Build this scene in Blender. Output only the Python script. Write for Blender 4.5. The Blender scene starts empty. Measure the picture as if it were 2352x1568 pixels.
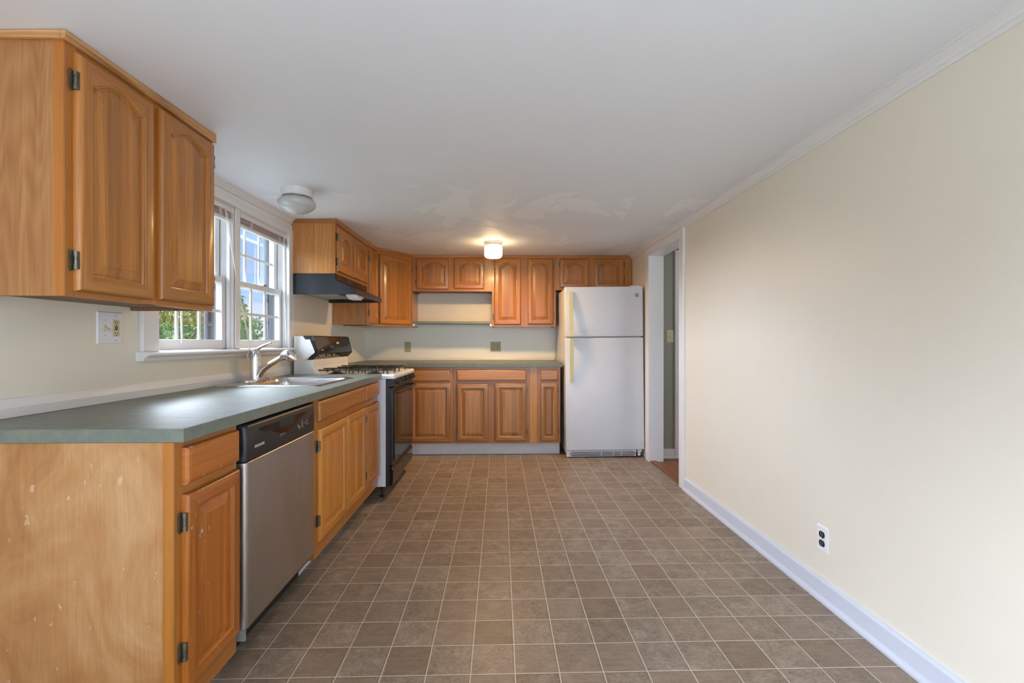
import bpy, bmesh, math, random
from mathutils import Vector, Matrix, Euler
random.seed(7)
SC = bpy.context.scene
COL = SC.collection
PI = math.pi

# ------------------------------------------------------------------ camera, world, sun, daylight, exposure
H = 1.147
cam = bpy.data.objects.new('camera', bpy.data.cameras.new('camera'))
COL.objects.link(cam)
cam.location = (0, 0, H)
cam.rotation_euler = (PI/2, 0, -math.atan(28/1062))
cam.data.sensor_width = 36.0
cam.data.lens = 36.0*1062/2352
cam.data.clip_start = 0.03
SC.camera = cam
SC.view_settings.view_transform = 'Standard'
SC.view_settings.look = 'None'
SC.view_settings.gamma = 1.0
SC.view_settings.use_curve_mapping = False
SC.view_settings.exposure = 1.24
SC.cycles.use_denoising = True
SC.cycles.max_bounces = 10
SC.cycles.diffuse_bounces = 6
SC.cycles.sample_clamp_indirect = 6.0
SC.cycles.caustics_reflective = False
SC.cycles.caustics_refractive = False

W = bpy.data.worlds.new('sky'); SC.world = W
W.use_nodes = True
def build_world(nt):
    n = nt.nodes; l = nt.links; n.clear()
    out = n.new('ShaderNodeOutputWorld'); bg = n.new('ShaderNodeBackground')
    tc = n.new('ShaderNodeTexCoord'); sep = n.new('ShaderNodeSeparateXYZ')
    l.new(tc.outputs['Generated'], sep.inputs[0])
    ramp = n.new('ShaderNodeValToRGB'); e = ramp.color_ramp.elements
    e[0].position = 0.0; e[0].color = (0.60, 0.74, 0.95, 1)
    e[1].position = 0.6; e[1].color = (0.20, 0.36, 0.80, 1)
    a = e.new(0.16); a.color = (0.32, 0.52, 0.88, 1)
    l.new(sep.outputs['Z'], ramp.inputs[0])
    mp = n.new('ShaderNodeMapping'); mp.inputs['Scale'].default_value = (2.2, 2.2, 7.0)
    l.new(tc.outputs['Generated'], mp.inputs[0])
    nz = n.new('ShaderNodeTexNoise'); nz.inputs['Scale'].default_value = 1.7; nz.inputs['Detail'].default_value = 7
    l.new(mp.outputs[0], nz.inputs['Vector'])
    cr = n.new('ShaderNodeValToRGB'); cr.color_ramp.elements[0].position = 0.48; cr.color_ramp.elements[1].position = 0.85
    l.new(nz.outputs['Fac'], cr.inputs[0])
    mx = n.new('ShaderNodeMix'); mx.data_type = 'RGBA'
    l.new(cr.outputs['Color'], mx.inputs[0]); l.new(ramp.outputs[0], mx.inputs[6]); mx.inputs[7].default_value = (0.9, 0.93, 1.0, 1)
    l.new(mx.outputs[2], bg.inputs[0]); bg.inputs[1].default_value = 0.70
    l.new(bg.outputs[0], out.inputs[0])
build_world(W.node_tree)

def lamp(name, kind, loc, rot, energy, color, **kw):
    d = bpy.data.lights.new(name, kind); d.energy = energy; d.color = color
    for k, v in kw.items(): setattr(d, k, v)
    o = bpy.data.objects.new(name, d); COL.objects.link(o)
    o.location = loc; o.rotation_euler = rot
    return o
def aim(v):   # euler that points a lamp's -Z along v
    return Vector(v).to_track_quat('-Z', 'Y').to_euler()
# hazy sun high on the window side, daylight lamps at unseen openings behind the camera
lamp('hazy_sun', 'SUN', (-6, 2, 4), aim((0.86, 0.10, -0.52)), 15.0, (0.72, 0.835, 1.0), angle=math.radians(64))
lamp('worktop_glare_sun', 'SUN', (-6, 8, 4), aim((0.46, -0.62, -0.64)), 9.0, (0.76, 0.87, 1.0), angle=math.radians(40))  # second sun, added to raise a window glare on the left worktop
lamp('rear_daylight', 'AREA', (0.15, -1.92, 1.05), aim((0.05, 1, .85)), 25, (0.75, 0.85, 1.0), shape='RECTANGLE', size=2.2, size_y=1.9)

lamp('side_fill', 'AREA', (-1.72, -.75, 1.40), aim((1, .1, -.1)), 4, (0.77, 0.86, 1.0), shape='RECTANGLE', size=1.2, size_y=1.0)  # fill lamp added out of view to brighten the near right wall

# ------------------------------------------------------------------ mesh helper
class MB:
    def __init__(s): s.v = []; s.f = []; s.m = []
    def add(s, verts, faces, mi=0):
        o = len(s.v); s.v += [tuple(p) for p in verts]
        for f in faces: s.f.append([i+o for i in f]); s.m.append(mi)
        return s
    def box(s, x0, x1, y0, y1, z0, z1, mi=0):
        x0, x1 = min(x0, x1), max(x0, x1); y0, y1 = min(y0, y1), max(y0, y1); z0, z1 = min(z0, z1), max(z0, z1)
        return s.add([(x0,y0,z0),(x1,y0,z0),(x1,y1,z0),(x0,y1,z0),(x0,y0,z1),(x1,y0,z1),(x1,y1,z1),(x0,y1,z1)],
                     [(0,3,2,1),(4,5,6,7),(0,1,5,4),(1,2,6,5),(2,3,7,6),(3,0,4,7)], mi)
    def hexa(s, p, mi=0):   # 8 points: bottom 4, top 4
        return s.add(p, [(0,3,2,1),(4,5,6,7),(0,1,5,4),(1,2,6,5),(2,3,7,6),(3,0,4,7)], mi)
    def prism(s, a, b, mi=0, caps=True):   # two matching rings of 3d points
        n = len(a); fs = [(i, (i+1) % n, n+(i+1) % n, n+i) for i in range(n)]
        if caps: fs += [tuple(range(n))[::-1], tuple(range(n, 2*n))]
        return s.add(list(a)+list(b), fs, mi)
    def rings(s, R, mi=0, cap0=True, cap1=True, wrap=False, mf=None):
        n = len(R[0]); base = len(s.v)
        s.v += [tuple(p) for r in R for p in r]
        K = len(R)
        for k in range(K if wrap else K-1):
            k2 = (k+1) % K
            for i in range(n):
                j = (i+1) % n
                q = [base+k*n+i, base+k*n+j, base+k2*n+j, base+k2*n+i]
                s.f.append(q); s.m.append(mf(q) if mf else mi)
        if not wrap:
            if cap0: s.f.append([base+i for i in range(n)][::-1]); s.m.append(mi)
            if cap1: s.f.append([base+(K-1)*n+i for i in range(n)]); s.m.append(mi)
        return s
    def tube(s, pts, r, n=10, mi=0, closed=False):
        pts = [Vector(p) for p in pts]; K = len(pts)
        rr = r if isinstance(r, (list, tuple)) else [r]*K
        R = []; up = None
        for k, p in enumerate(pts):
            if closed: t = pts[(k+1) % K]-pts[k-1]
            elif k == 0: t = pts[1]-p
            elif k == K-1: t = p-pts[k-1]
            else: t = (pts[k+1]-p).normalized()+(p-pts[k-1]).normalized()
            t.normalize()
            if up is None:
                up = Vector((0,0,1)) if abs(t.z) < .9 else Vector((1,0,0))
            a = t.cross(up).normalized(); b = a.cross(t).normalized(); up = b
            R.append([p+(a*math.cos(2*PI*i/n)+b*math.sin(2*PI*i/n))*rr[k] for i in range(n)])
        return s.rings(R, mi, wrap=closed)
    def lathe(s, c, prof, n=32, mi=0, axis='z', cap0=True, cap1=True):
        R = []
        for r, h in prof:
            ring = []
            for i in range(n):
                a = 2*PI*i/n; u, v = r*math.cos(a), r*math.sin(a)
                ring.append((c[0]+u, c[1]+v, c[2]+h) if axis == 'z' else (c[0]+h, c[1]+u, c[2]+v) if axis == 'x' else (c[0]+u, c[1]+h, c[2]+v))
            R.append(ring)
        return s.rings(R, mi, cap0, cap1)
    def build(s, name, mats, parent=None, bevel=0, seg=2, smooth=0, recalc=True, jitter=None):
        me = bpy.data.meshes.new(name)
        xs = [p[0] for p in s.v]; ys = [p[1] for p in s.v]; zs = [p[2] for p in s.v]
        c = Vector(((min(xs)+max(xs))/2, (min(ys)+max(ys))/2, (min(zs)+max(zs))/2))
        me.from_pydata([Vector(p)-c for p in s.v], [], s.f)
        if not isinstance(mats, (list, tuple)): mats = [mats]
        for m in mats: me.materials.append(m)
        for p, mi in zip(me.polygons, s.m): p.material_index = mi
        if recalc or bevel:
            bm = bmesh.new(); bm.from_mesh(me)
            if recalc: bmesh.ops.recalc_face_normals(bm, faces=bm.faces)
            if bevel:
                ed = [e for e in bm.edges if len(e.link_faces) == 2 and e.calc_face_angle(0) > .5]
                bmesh.ops.bevel(bm, geom=ed, offset=bevel, segments=seg, affect='EDGES', profile=.5, clamp_overlap=True)
            bm.to_mesh(me); bm.free()
        if smooth:
            for p in me.polygons: p.use_smooth = True
            me.set_sharp_from_angle(angle=math.radians(smooth))
        o = bpy.data.objects.new(name, me); COL.objects.link(o)
        o.location = c
        if parent is not None: adopt(o, parent)
        return o
def world_of(o):
    m = Matrix.LocRotScale(o.location, o.rotation_euler, o.scale)
    return (world_of(o.parent) @ o.matrix_parent_inverse @ m) if o.parent else m
def adopt(o, parent):
    o.parent = parent; o.matrix_parent_inverse = world_of(parent).inverted()
def tag(o, label=None, cat=None, group=None, kind=None):
    if label: o['label'] = label
    if cat: o['category'] = cat
    if group: o['group'] = group
    if kind: o['kind'] = kind
    return o
def thing(name, label, cat, loc, group=None):
    o = bpy.data.objects.new(name, None); COL.objects.link(o)
    o.location = loc; o.empty_display_size = .1
    return tag(o, label, cat, group)
def struct(o): o['kind'] = 'structure'; return o

# ------------------------------------------------------------------ materials
def srgb(r, g, b):
    f = lambda c: (c/255/12.92) if c/255 <= .04045 else ((c/255+.055)/1.055)**2.4
    return (f(r), f(g), f(b), 1)
class NT:
    def __init__(s, name):
        s.mat = bpy.data.materials.new(name); s.mat.use_nodes = True
        s.nt = s.mat.node_tree; s.n = s.nt.nodes; s.l = s.nt.links
        s.b = s.n['Principled BSDF']
    def node(s, t, **kw):
        x = s.n.new('ShaderNode'+t)
        for k, v in kw.items(): setattr(x, k, v)
        return x
    def link(s, a, b): s.l.new(a, b)
    def math(s, op, a, b=None, c=None):
        x = s.node('Math', operation=op)
        for i, v in enumerate((a, b, c)):
            if v is None: continue
            if hasattr(v, 'is_linked') or hasattr(v, 'links'): s.link(v, x.inputs[i])
            else: x.inputs[i].default_value = v
        return x.outputs[0]
    def mix(s, fac, a, b, mode='MIX'):
        x = s.node('Mix', data_type='RGBA', blend_type=mode)
        for i, v in ((0, fac), (6, a), (7, b)):
            if isinstance(v, (int, float, tuple)): x.inputs[i].default_value = v
            else: s.link(v, x.inputs[i])
        return x.outputs[2]
    def ramp(s, fac, stops):
        x = s.node('ValToRGB'); e = x.color_ramp.elements
        while len(e) < len(stops): e.new(.5)
        for k, (p, c) in enumerate(stops):
            e[k].position = p; e[k].color = c if len(c) == 4 else (*c, 1)
        s.link(fac, x.inputs[0]); return x.outputs['Color']
    def noise(s, vec, scale, detail=4, rough=.5, dist=0):
        x = s.node('TexNoise'); x.inputs['Scale'].default_value = scale; x.inputs['Detail'].default_value = detail
        x.inputs['Roughness'].default_value = rough; x.inputs['Distortion'].default_value = dist
        if vec is not None: s.link(vec, x.inputs['Vector'])
        return x.outputs['Fac']
    def scaled(s, vec, sc):
        x = s.node('Mapping'); x.inputs['Scale'].default_value = sc; s.link(vec, x.inputs[0]); return x.outputs[0]
    def objvec(s, rnd=True):
        tc = s.node('TexCoord'); v = tc.outputs['Object']
        if rnd:
            oi = s.node('ObjectInfo'); m = s.node('VectorMath', operation='MULTIPLY_ADD')
            cb = s.node('CombineXYZ')
            for i, k in enumerate((17.3, 11.1, 23.7)): s.link(s.math('MULTIPLY', oi.outputs['Random'], k), cb.inputs[i])
            a = s.node('VectorMath', operation='ADD'); s.link(v, a.inputs[0]); s.link(cb.outputs[0], a.inputs[1]); v = a.outputs[0]
        return v
    def pos(s): return s.node('NewGeometry').outputs['Position']
    def bump(s, h, strength=.3, dist=.002):
        x = s.node('Bump'); x.inputs['Strength'].default_value = strength; x.inputs['Distance'].default_value = dist
        s.link(h, x.inputs['Height']); s.link(x.outputs[0], s.b.inputs['Normal'])
    def set(s, **kw):
        for k, v in kw.items():
            i = s.b.inputs[k.replace('_', ' ')]
            if isinstance(v, (int, float, tuple)): i.default_value = v
            else: s.link(v, i)
        return s.mat

def plain(name, col, rough=.5, metal=0, spec=.5, mott=0.0, mscale=6):
    t = NT(name); c = col
    if mott:
        f = t.noise(t.objvec(), mscale, 4)
        c = t.ramp(f, [(.3, tuple(x*(1-mott) for x in col[:3])), (.7, tuple(min(1, x*(1+mott)) for x in col[:3]))])
    t.set(Base_Color=c, Roughness=rough, Metallic=metal, Specular_IOR_Level=spec)
    return t.mat

def wood(name, c_light, c_dark, horiz=False, strips=True, rough=.34, grain=1.0, wear=0.0, coat=.25, cathedral=False):
    t = NT(name); v = t.objvec()
    along = 1.1
    sc = (along, along, 44) if horiz else (44, 44, along)
    f = t.noise(t.scaled(v, sc), 1.0, 5, .6, .9)
    if cathedral:
        sc2 = (.6, .6, 7) if horiz else (7, 7, .6)
        g0 = t.noise(t.scaled(v, sc2), 1.0, 2, .5, .3)
        g = t.math('FRACT', t.math('MULTIPLY', g0, 22.0))
        g = t.math('PINGPONG', g, .5)
        f = t.math('ADD', t.math('MULTIPLY', f, .78), t.math('MULTIPLY', g, .34))
    base = t.ramp(f, [(.28, c_dark), (.72, c_light)])
    sp = (9, 9, 330) if horiz else (330, 330, 9)
    pores = t.noise(t.scaled(v, sp), 1.0, 2, .5)
    pr = t.ramp(pores, [(.30, (.72*grain+.28*(1-grain),)*3), (.48, (1, 1, 1))])
    col = t.mix(.55*grain, base, t.mix(1.0, base, pr, 'MULTIPLY'))
    if strips:
        sep = t.node('SeparateXYZ'); t.link(v, sep.inputs[0])
        u = sep.outputs[2] if horiz else t.math('ADD', sep.outputs[0], sep.outputs[1])
        wn = t.node('TexWhiteNoise', noise_dimensions='1D'); t.link(t.math('FLOOR', t.math('DIVIDE', u, .047)), wn.inputs['W'])
        k = t.math('ADD', t.math('MULTIPLY', wn.outputs['Value'], .34), .83)
        cb = t.node('CombineColor'); [t.link(k, cb.inputs[i]) for i in range(3)]
        col = t.mix(1.0, col, cb.outputs[0], 'MULTIPLY')
    else:
        oi = t.node('ObjectInfo'); k = t.math('ADD', t.math('MULTIPLY', oi.outputs['Random'], .16), .92)
        cb = t.node('CombineColor'); [t.link(k, cb.inputs[i]) for i in range(3)]
        col = t.mix(1.0, col, cb.outputs[0], 'MULTIPLY')
    r = rough
    if wear:
        w1 = t.noise(t.scaled(v, (60, 60, 32)), 1.0, 3, .6)
        w2 = t.noise(v, 4.0, 2)
        ww = t.math('MULTIPLY', t.ramp(w1, [(.655, (0,0,0)), (.69, (1,1,1))]), t.ramp(w2, [(.42, (0,0,0)), (.6, (1,1,1))]))
        col = t.mix(t.math('MULTIPLY', ww, wear), col, (.62, .52, .40, 1))
    t.bump(f, .06, .002)
    t.set(Base_Color=col, Roughness=r, Coat_Weight=coat, Coat_Roughness=.16)
    return t.mat

M = {}
def W2(key, cl, cd, **kw):
    M[key] = wood(key, cl, cd, **kw); M[key+'_h'] = wood(key+'_crossgrain', cl, cd, horiz=True, **{**kw, 'strips': False})
W2('oak_honey', srgb(184,122,58), srgb(148,92,38))
W2('oak_golden', srgb(208,142,60), srgb(176,108,36))
W2('oak_worn', srgb(188,112,36), srgb(150,80,20), wear=.8)
W2('oak_brown', srgb(188,134,74), srgb(146,96,48))
M['frame'] = wood('oak_frame', srgb(184,120,52), srgb(152,92,36), strips=False)
M['frame_h'] = wood('oak_frame_crossgrain', srgb(184,120,52), srgb(152,92,36), strips=False, horiz=True)
M['frame_b'] = wood('oak_frame_brown', srgb(180,120,66), srgb(146,92,46), strips=False)
M['frame_b_h'] = wood('oak_frame_brown_crossgrain', srgb(180,120,66), srgb(146,92,46), strips=False, horiz=True)
M['edge'] = wood('oak_edge_golden', srgb(186,120,46), srgb(166,100,34), strips=False)
M['filler'] = wood('oak_filler_golden', srgb(202,146,72), srgb(172,114,46), strips=False, cathedral=True)
M['veneer'] = wood('pale_veneer_panel', srgb(180,132,82), srgb(150,98,54), strips=False, rough=.42, cathedral=True, coat=.1)
M['veneer_dark'] = wood('oak_veneer_panel', srgb(198,138,70), srgb(158,98,42), strips=False, rough=.3, cathedral=True, coat=.4)
M['moulding'] = wood('rough_wood_moulding', srgb(216,164,108), srgb(138,88,46), strips=False, horiz=True, cathedral=True, rough=.6, coat=0)
M['moulding_oak'] = wood('oak_moulding', srgb(188,122,58), srgb(150,90,38), strips=False, horiz=True)
M['hinge'] = plain('antique_brass_hinge', srgb(112,104,86), .36, .7, mott=.25, mscale=60)
M['underside'] = wood('cabinet_underside', srgb(150,108,72), srgb(112,76,46), strips=False, rough=.6, coat=0)

def blotch_veneer():
    t = NT('blotchy_veneer'); v = t.objvec()
    f = t.noise(t.scaled(v, (3.2, 3.2, 2.2)), 1.6, 5, .62, .8)
    g = t.noise(t.scaled(v, (110, 110, 6)), 1.0, 5, .65, .3)
    c = t.ramp(f, [(.28, srgb(152,97,50)), (.5, srgb(180,130,80)), (.68, srgb(197,154,108))])
    c = t.mix(.45, c, t.mix(1.0, c, t.ramp(g, [(.3, (.66,.62,.56)), (.62, (1.04,1.03,1.0))]), 'MULTIPLY'))
    w = t.noise(t.scaled(v, (40, 40, 22)), 1.0, 3, .6)
    c = t.mix(t.math('MULTIPLY', t.ramp(w, [(.67, (0,0,0)), (.70, (1,1,1))]), .4), c, (.75,.66,.52,1))
    s = t.noise(t.scaled(v, (14, 14, 4)), 1.0, 3, .5)
    c = t.mix(t.math('MULTIPLY', t.ramp(s, [(.70, (0,0,0)), (.76, (1,1,1))]), .5), c, srgb(150,88,40))
    t.set(Base_Color=c, Roughness=.5, Coat_Weight=.1, Coat_Roughness=.3); return t.mat
M['blotch'] = blotch_veneer()

def laminate():
    t = NT('green_laminate'); v = t.pos()
    f = t.noise(v, 20, 4, .55); g = t.noise(v, 60, 3, .6); h = t.noise(t.scaled(v, (1, 9, 9)), 8, 3)
    c = t.ramp(f, [(.3, srgb(104,112,108)), (.5, srgb(113,120,110)), (.7, srgb(125,129,117))])
    c = t.mix(.3, c, t.ramp(g, [(.35, srgb(98,110,109)), (.65, srgb(124,130,116))]))
    t.set(Base_Color=c, Roughness=t.ramp(h, [(.3, (.34,)*3), (.7, (.43,)*3)]), Specular_IOR_Level=.5); return t.mat
M['laminate'] = laminate()

def paint(name, c, var=.02, rough=.55, bscale=0, scuff=False, big=1.2):
    t = NT(name); v = t.pos()
    f = t.noise(v, big, 4, .55); g = t.noise(v, 24, 3)
    col = t.ramp(f, [(.3, tuple(x*(1-var) for x in c[:3])), (.7, tuple(min(1, x*(1+var)) for x in c[:3]))])
    if scuff:
        s = t.noise(t.scaled(v, (30, 30, 45)), 1.0, 4, .7)
        col = t.mix(t.math('MULTIPLY', t.ramp(s, [(.74, (0,0,0)), (.80, (1,1,1))]), .35), col, (.30,.26,.22,1))
    t.bump(g, .08, .003)
    t.set(Base_Color=col, Roughness=rough); return t.mat
M['wall'] = paint('cream_wall_paint', (.79, .73, .615, 1), .02, .42)
M['wall_panel'] = paint('pale_backsplash_panel', (.85, .86, .79, 1), .02, .32)
M['trim'] = paint('white_trim_paint', (.77, .755, .745, 1), .03, .35, scuff=True)
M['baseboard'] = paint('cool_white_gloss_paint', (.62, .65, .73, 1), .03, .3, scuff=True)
M['toe'] = paint('speckled_white_board', (.66, .66, .68, 1), .06, .5, scuff=True, big=6)
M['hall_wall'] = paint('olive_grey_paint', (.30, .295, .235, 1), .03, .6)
def ceiling_mat():
    t = NT('patched_ceiling_paint'); v = t.pos()
    d = t.node('VectorMath', operation='ADD'); t.link(v, d.inputs[0])
    n2 = t.node('TexNoise'); n2.inputs['Scale'].default_value = 2.0; t.link(v, n2.inputs['Vector'])
    sc = t.node('VectorMath', operation='SCALE'); t.link(n2.outputs['Color'], sc.inputs[0]); sc.inputs['Scale'].default_value = .35; t.link(sc.outputs[0], d.inputs[1])
    p = t.noise(t.scaled(d.outputs[0], (1.6, 1.0, 1)), 1.3, 3, .6, .6)
    sepn = t.node('SeparateXYZ'); t.link(v, sepn.inputs[0])
    zone = t.node('MapRange'); t.link(sepn.outputs[1], zone.inputs[0]); zone.inputs[1].default_value = 2.2; zone.inputs[2].default_value = 3.0
    patch = t.math('MULTIPLY', t.ramp(p, [(.56, (0,0,0)), (.575, (1,1,1))]), zone.outputs[0])
    q = t.noise(t.scaled(d.outputs[0], (5, 2.5, 1)), 1.3, 4, .7, 1.2)
    crack = t.math('MULTIPLY', t.ramp(q, [(.494, (0,0,0)), (.5, (1,1,1)), (.506, (0,0,0))]), t.math('MULTIPLY', t.ramp(t.noise(v, 1.7, 2), [(.56, (0,0,0)), (.66, (1,1,1))]), zone.outputs[0]))
    c = t.mix(patch, (.79, .82, .865, 1), (.86, .885, .915, 1))
    c = t.mix(t.math('MULTIPLY', crack, .3), c, (.45, .43, .42, 1))
    t.bump(t.noise(v, 30, 3), .06, .003)
    t.set(Base_Color=c, Roughness=t.ramp(patch, [(0, (.58,)*3), (1, (.75,)*3)])); return t.mat
M['ceiling'] = ceiling_mat()

def floor_mat():
    t = NT('vinyl_tile_sheet'); v = t.pos(); T = .1535
    sep = t.node('SeparateXYZ'); t.link(v, sep.inputs[0])
    ux = t.math('DIVIDE', t.math('SUBTRACT', sep.outputs[0], .053-40*T), T)
    uy = t.math('DIVIDE', t.math('SUBTRACT', sep.outputs[1], 1.750-40*T), T)
    def edge(u, off=0):
        fr = t.math('FRACT', u) if not off else t.math('FRACT', t.math('ADD', u, off))
        return t.math('MINIMUM', fr, t.math('SUBTRACT', 1.0, fr))
    ex, ey = edge(ux), edge(uy)
    d = t.math('MINIMUM', ex, ey)
    wob = t.math('MULTIPLY', t.math('SUBTRACT', t.noise(v, 90, 2), .5), .012)
    d = t.math('ADD', d, wob)
    line = t.ramp(d, [(.010, (1,1,1)), (.017, (0,0,0))])
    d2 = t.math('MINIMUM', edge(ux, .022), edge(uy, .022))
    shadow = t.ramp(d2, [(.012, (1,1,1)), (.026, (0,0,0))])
    cb = t.node('CombineXYZ'); t.link(t.math('FLOOR', ux), cb.inputs[0]); t.link(t.math('FLOOR', uy), cb.inputs[1])
    wn = t.node('TexWhiteNoise', noise_dimensions='3D'); t.link(cb.outputs[0], wn.inputs['Vector'])
    tone = wn.outputs['Value']
    off = t.node('VectorMath', operation='MULTIPLY_ADD'); t.link(wn.outputs['Color'], off.inputs[0]); off.inputs[1].default_value = (9, 9, 9); t.link(v, off.inputs[2])
    a = t.noise(t.scaled(off.outputs[0], (1, 1, 1)), 16, 5, .62, .5)
    b = t.noise(t.scaled(off.outputs[0], (1, 2.4, 1)), 70, 4, .7, .4)
    base = t.ramp(a, [(.30, srgb(104,90,76)), (.5, srgb(140,123,107)), (.70, srgb(172,157,142))])
    base = t.mix(.5, base, t.ramp(b, [(.32, srgb(96,82,70)), (.68, srgb(176,160,144))]))
    sm = t.node('SeparateColor'); t.link(wn.outputs['Color'], sm.inputs[0])
    smooth_ = t.noise(t.scaled(off.outputs[0], (.6, 5, 1)), 12, 3, .5, .3)
    base = t.mix(t.ramp(sm.outputs[1], [(.60, (0,0,0)), (.64, (.5,)*3)]), base, t.ramp(smooth_, [(.3, srgb(124,106,90)), (.7, srgb(150,131,113))]))
    k = t.ramp(tone, [(0, (.84,.81,.77)), (.35, (.97,.95,.93)), (.7, (1.0,1.0,1.02)), (1, (1.10,1.09,1.10))])
    base = t.mix(1.0, base, k, 'MULTIPLY')
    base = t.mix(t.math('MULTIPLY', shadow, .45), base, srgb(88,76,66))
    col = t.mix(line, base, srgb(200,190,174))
    t.bump(t.math('ADD', t.math('MULTIPLY', b, .3), t.math('MULTIPLY', line, -1.0)), .12, .002)
    t.set(Base_Color=col, Roughness=.42, Specular_IOR_Level=.4); return t.mat
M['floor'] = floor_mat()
def plank():
    t = NT('brown_wood_floor'); v = t.pos()
    f = t.noise(t.scaled(v, (30, 1.3, 1)), 1.0, 5, .6, .6)
    sep = t.node('SeparateXYZ'); t.link(v, sep.inputs[0])
    fr = t.math('FRACT', t.math('DIVIDE', sep.outputs[0], .062)); ln = t.ramp(fr, [(.0, (0,0,0)), (.04, (1,1,1))])
    c = t.ramp(f, [(.3, srgb(104,60,34)), (.7, srgb(150,94,56))])
    c = t.mix(1.0, c, t.mix(ln, (.45,.4,.38,1), (1,1,1,1)), 'MULTIPLY')
    t.set(Base_Color=c, Roughness=.4); return t.mat
M['plank'] = plank()

M['black'] = plain('black_enamel', (.012, .012, .014, 1), .28)
M['black_gloss'] = plain('black_glass', (.012, .010, .009, 1), .06)
M['black_satin'] = plain('black_plastic', (.016, .016, .017, 1), .38, mott=.2, mscale=40)
M['hood'] = plain('black_hood_enamel', (.014, .015, .019, 1), .22)
M['appliance'] = plain('white_appliance_enamel', (.73, .75, .80, 1), .28, mott=.02)
M['cooktop'] = plain('white_cooktop_enamel', (.80, .79, .77, 1), .2)
M['almond'] = plain('almond_plastic', srgb(206,196,158), .4)
M['handle_cream'] = plain('yellowed_plastic', srgb(222,214,168), .42, mott=.05, mscale=5)
M['plate_white'] = plain('white_cover_plate', (.78, .79, .82, 1), .35)
M['plate_beige'] = plain('beige_cover_plate', srgb(176,170,132), .45)
M['dark'] = plain('dark_slot', (.02, .018, .016, 1), .6)
M['red'] = plain('red_button', srgb(150,30,26), .4)
M['screw'] = plain('steel_screw', (.5, .5, .5, 1), .35, .8)
M['chrome'] = plain('chrome', (.80, .80, .82, 1), .10, 1.0)
M['iron'] = plain('black_cast_iron', (.014, .013, .013, 1), .45)
M['gray_label'] = plain('grey_badge', (.34, .34, .33, 1), .4, .3)
M['lettering'] = plain('silver_lettering', (.62, .60, .58, 1), .4)
M['mesh_filter'] = plain('aluminium_filter', (.38, .36, .31, 1), .45, .8)
M['lens'] = plain('frosted_lens', (.80, .80, .78, 1), .35)
M['cord'] = plain('white_cord', (.72, .70, .66, 1), .6)
M['slat'] = plain('blind_slat', (.56, .47, .44, 1), .45, mott=.1, mscale=30)
M['storm'] = plain('dark_storm_frame', srgb(58,62,74), .5)
M['outer_casing'] = plain('grey_outer_casing', (.13, .14, .16, 1), .6)
M['ivory_glass'] = plain('unlit_glass_shade', (.46, .46, .43, 1), .22)
M['fixture'] = plain('fixture_collar', (.66, .64, .61, 1), .4)
M['yellow_tie'] = plain('yellow_tie', srgb(190,160,90), .5)
M['brass_ring'] = plain('dull_metal_ring', (.32, .31, .27, 1), .4, .6)
def stainless(name, vertical=True, c=(.50,.475,.455), rough=.34):
    t = NT(name); v = t.objvec(False)
    g = t.noise(t.scaled(v, (4, 500, 4) if not vertical else (4, 300, 4)), 1.0, 3, .6)
    d = t.noise(t.scaled(v, (5, 5, 1.6)), 1.5, 4)
    col = t.mix(.5, (*c, 1), t.ramp(d, [(.3, tuple(x*.85 for x in c)), (.7, tuple(x*1.1 for x in c))]))
    t.set(Base_Color=col, Metallic=1.0, Roughness=t.ramp(g, [(.3, (rough-.06,)*3), (.7, (rough+.08,)*3)])); return t.mat
M['stainless'] = stainless('brushed_stainless')
M['sink'] = stainless('sink_stainless', c=(.62,.62,.62), rough=.24)
def glass():
    t = NT('window_glass'); n = t.n
    n.remove(t.b); tr = t.node('BsdfTransparent'); gl = t.node('BsdfGlossy'); gl.inputs['Roughness'].default_value = .02
    fr = t.node('Fresnel'); fr.inputs['IOR'].default_value = 1.45
    mx = t.node('MixShader'); t.link(t.math('MULTIPLY', fr.outputs[0], .4), mx.inputs[0]); t.link(tr.outputs[0], mx.inputs[1]); t.link(gl.outputs[0], mx.inputs[2])
    t.link(mx.outputs[0], n['Material Output'].inputs[0]); return t.mat
M['glass'] = glass()
def emit(name, c, s):
    t = NT(name); t.set(Base_Color=(.9,.88,.82,1), Emission_Color=c, Emission_Strength=s, Roughness=.3); return t.mat
M['lamp_glass'] = emit('lit_glass_drum', (1.0, .72, .38, 1), 7)
M['led'] = emit('green_clock_digits', (.45, .75, .1, 1), .07)
def leafmat(name, a, b):
    t = NT(name); oi = t.noise(t.pos(), 5, 3)
    c = t.ramp(oi, [(.3, a), (.55, b), (.75, tuple(min(1, x*1.5) for x in b[:3]))])
    t.set(Base_Color=c, Roughness=.6, Transmission_Weight=0.0); return t.mat
M['leaf_a'] = leafmat('green_leaves', srgb(62,92,60), srgb(122,150,82))
M['leaf_b'] = leafmat('yellowing_leaves', srgb(84,108,60), srgb(176,178,84))
M['leaf_c'] = leafmat('pale_leaves', srgb(92,108,96), srgb(140,150,124))
M['bark'] = plain('bark', srgb(96,84,72), .9, mott=.3, mscale=9)
M['grass'] = plain('lawn', srgb(120,128,112), .9, mott=.25, mscale=2)

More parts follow.
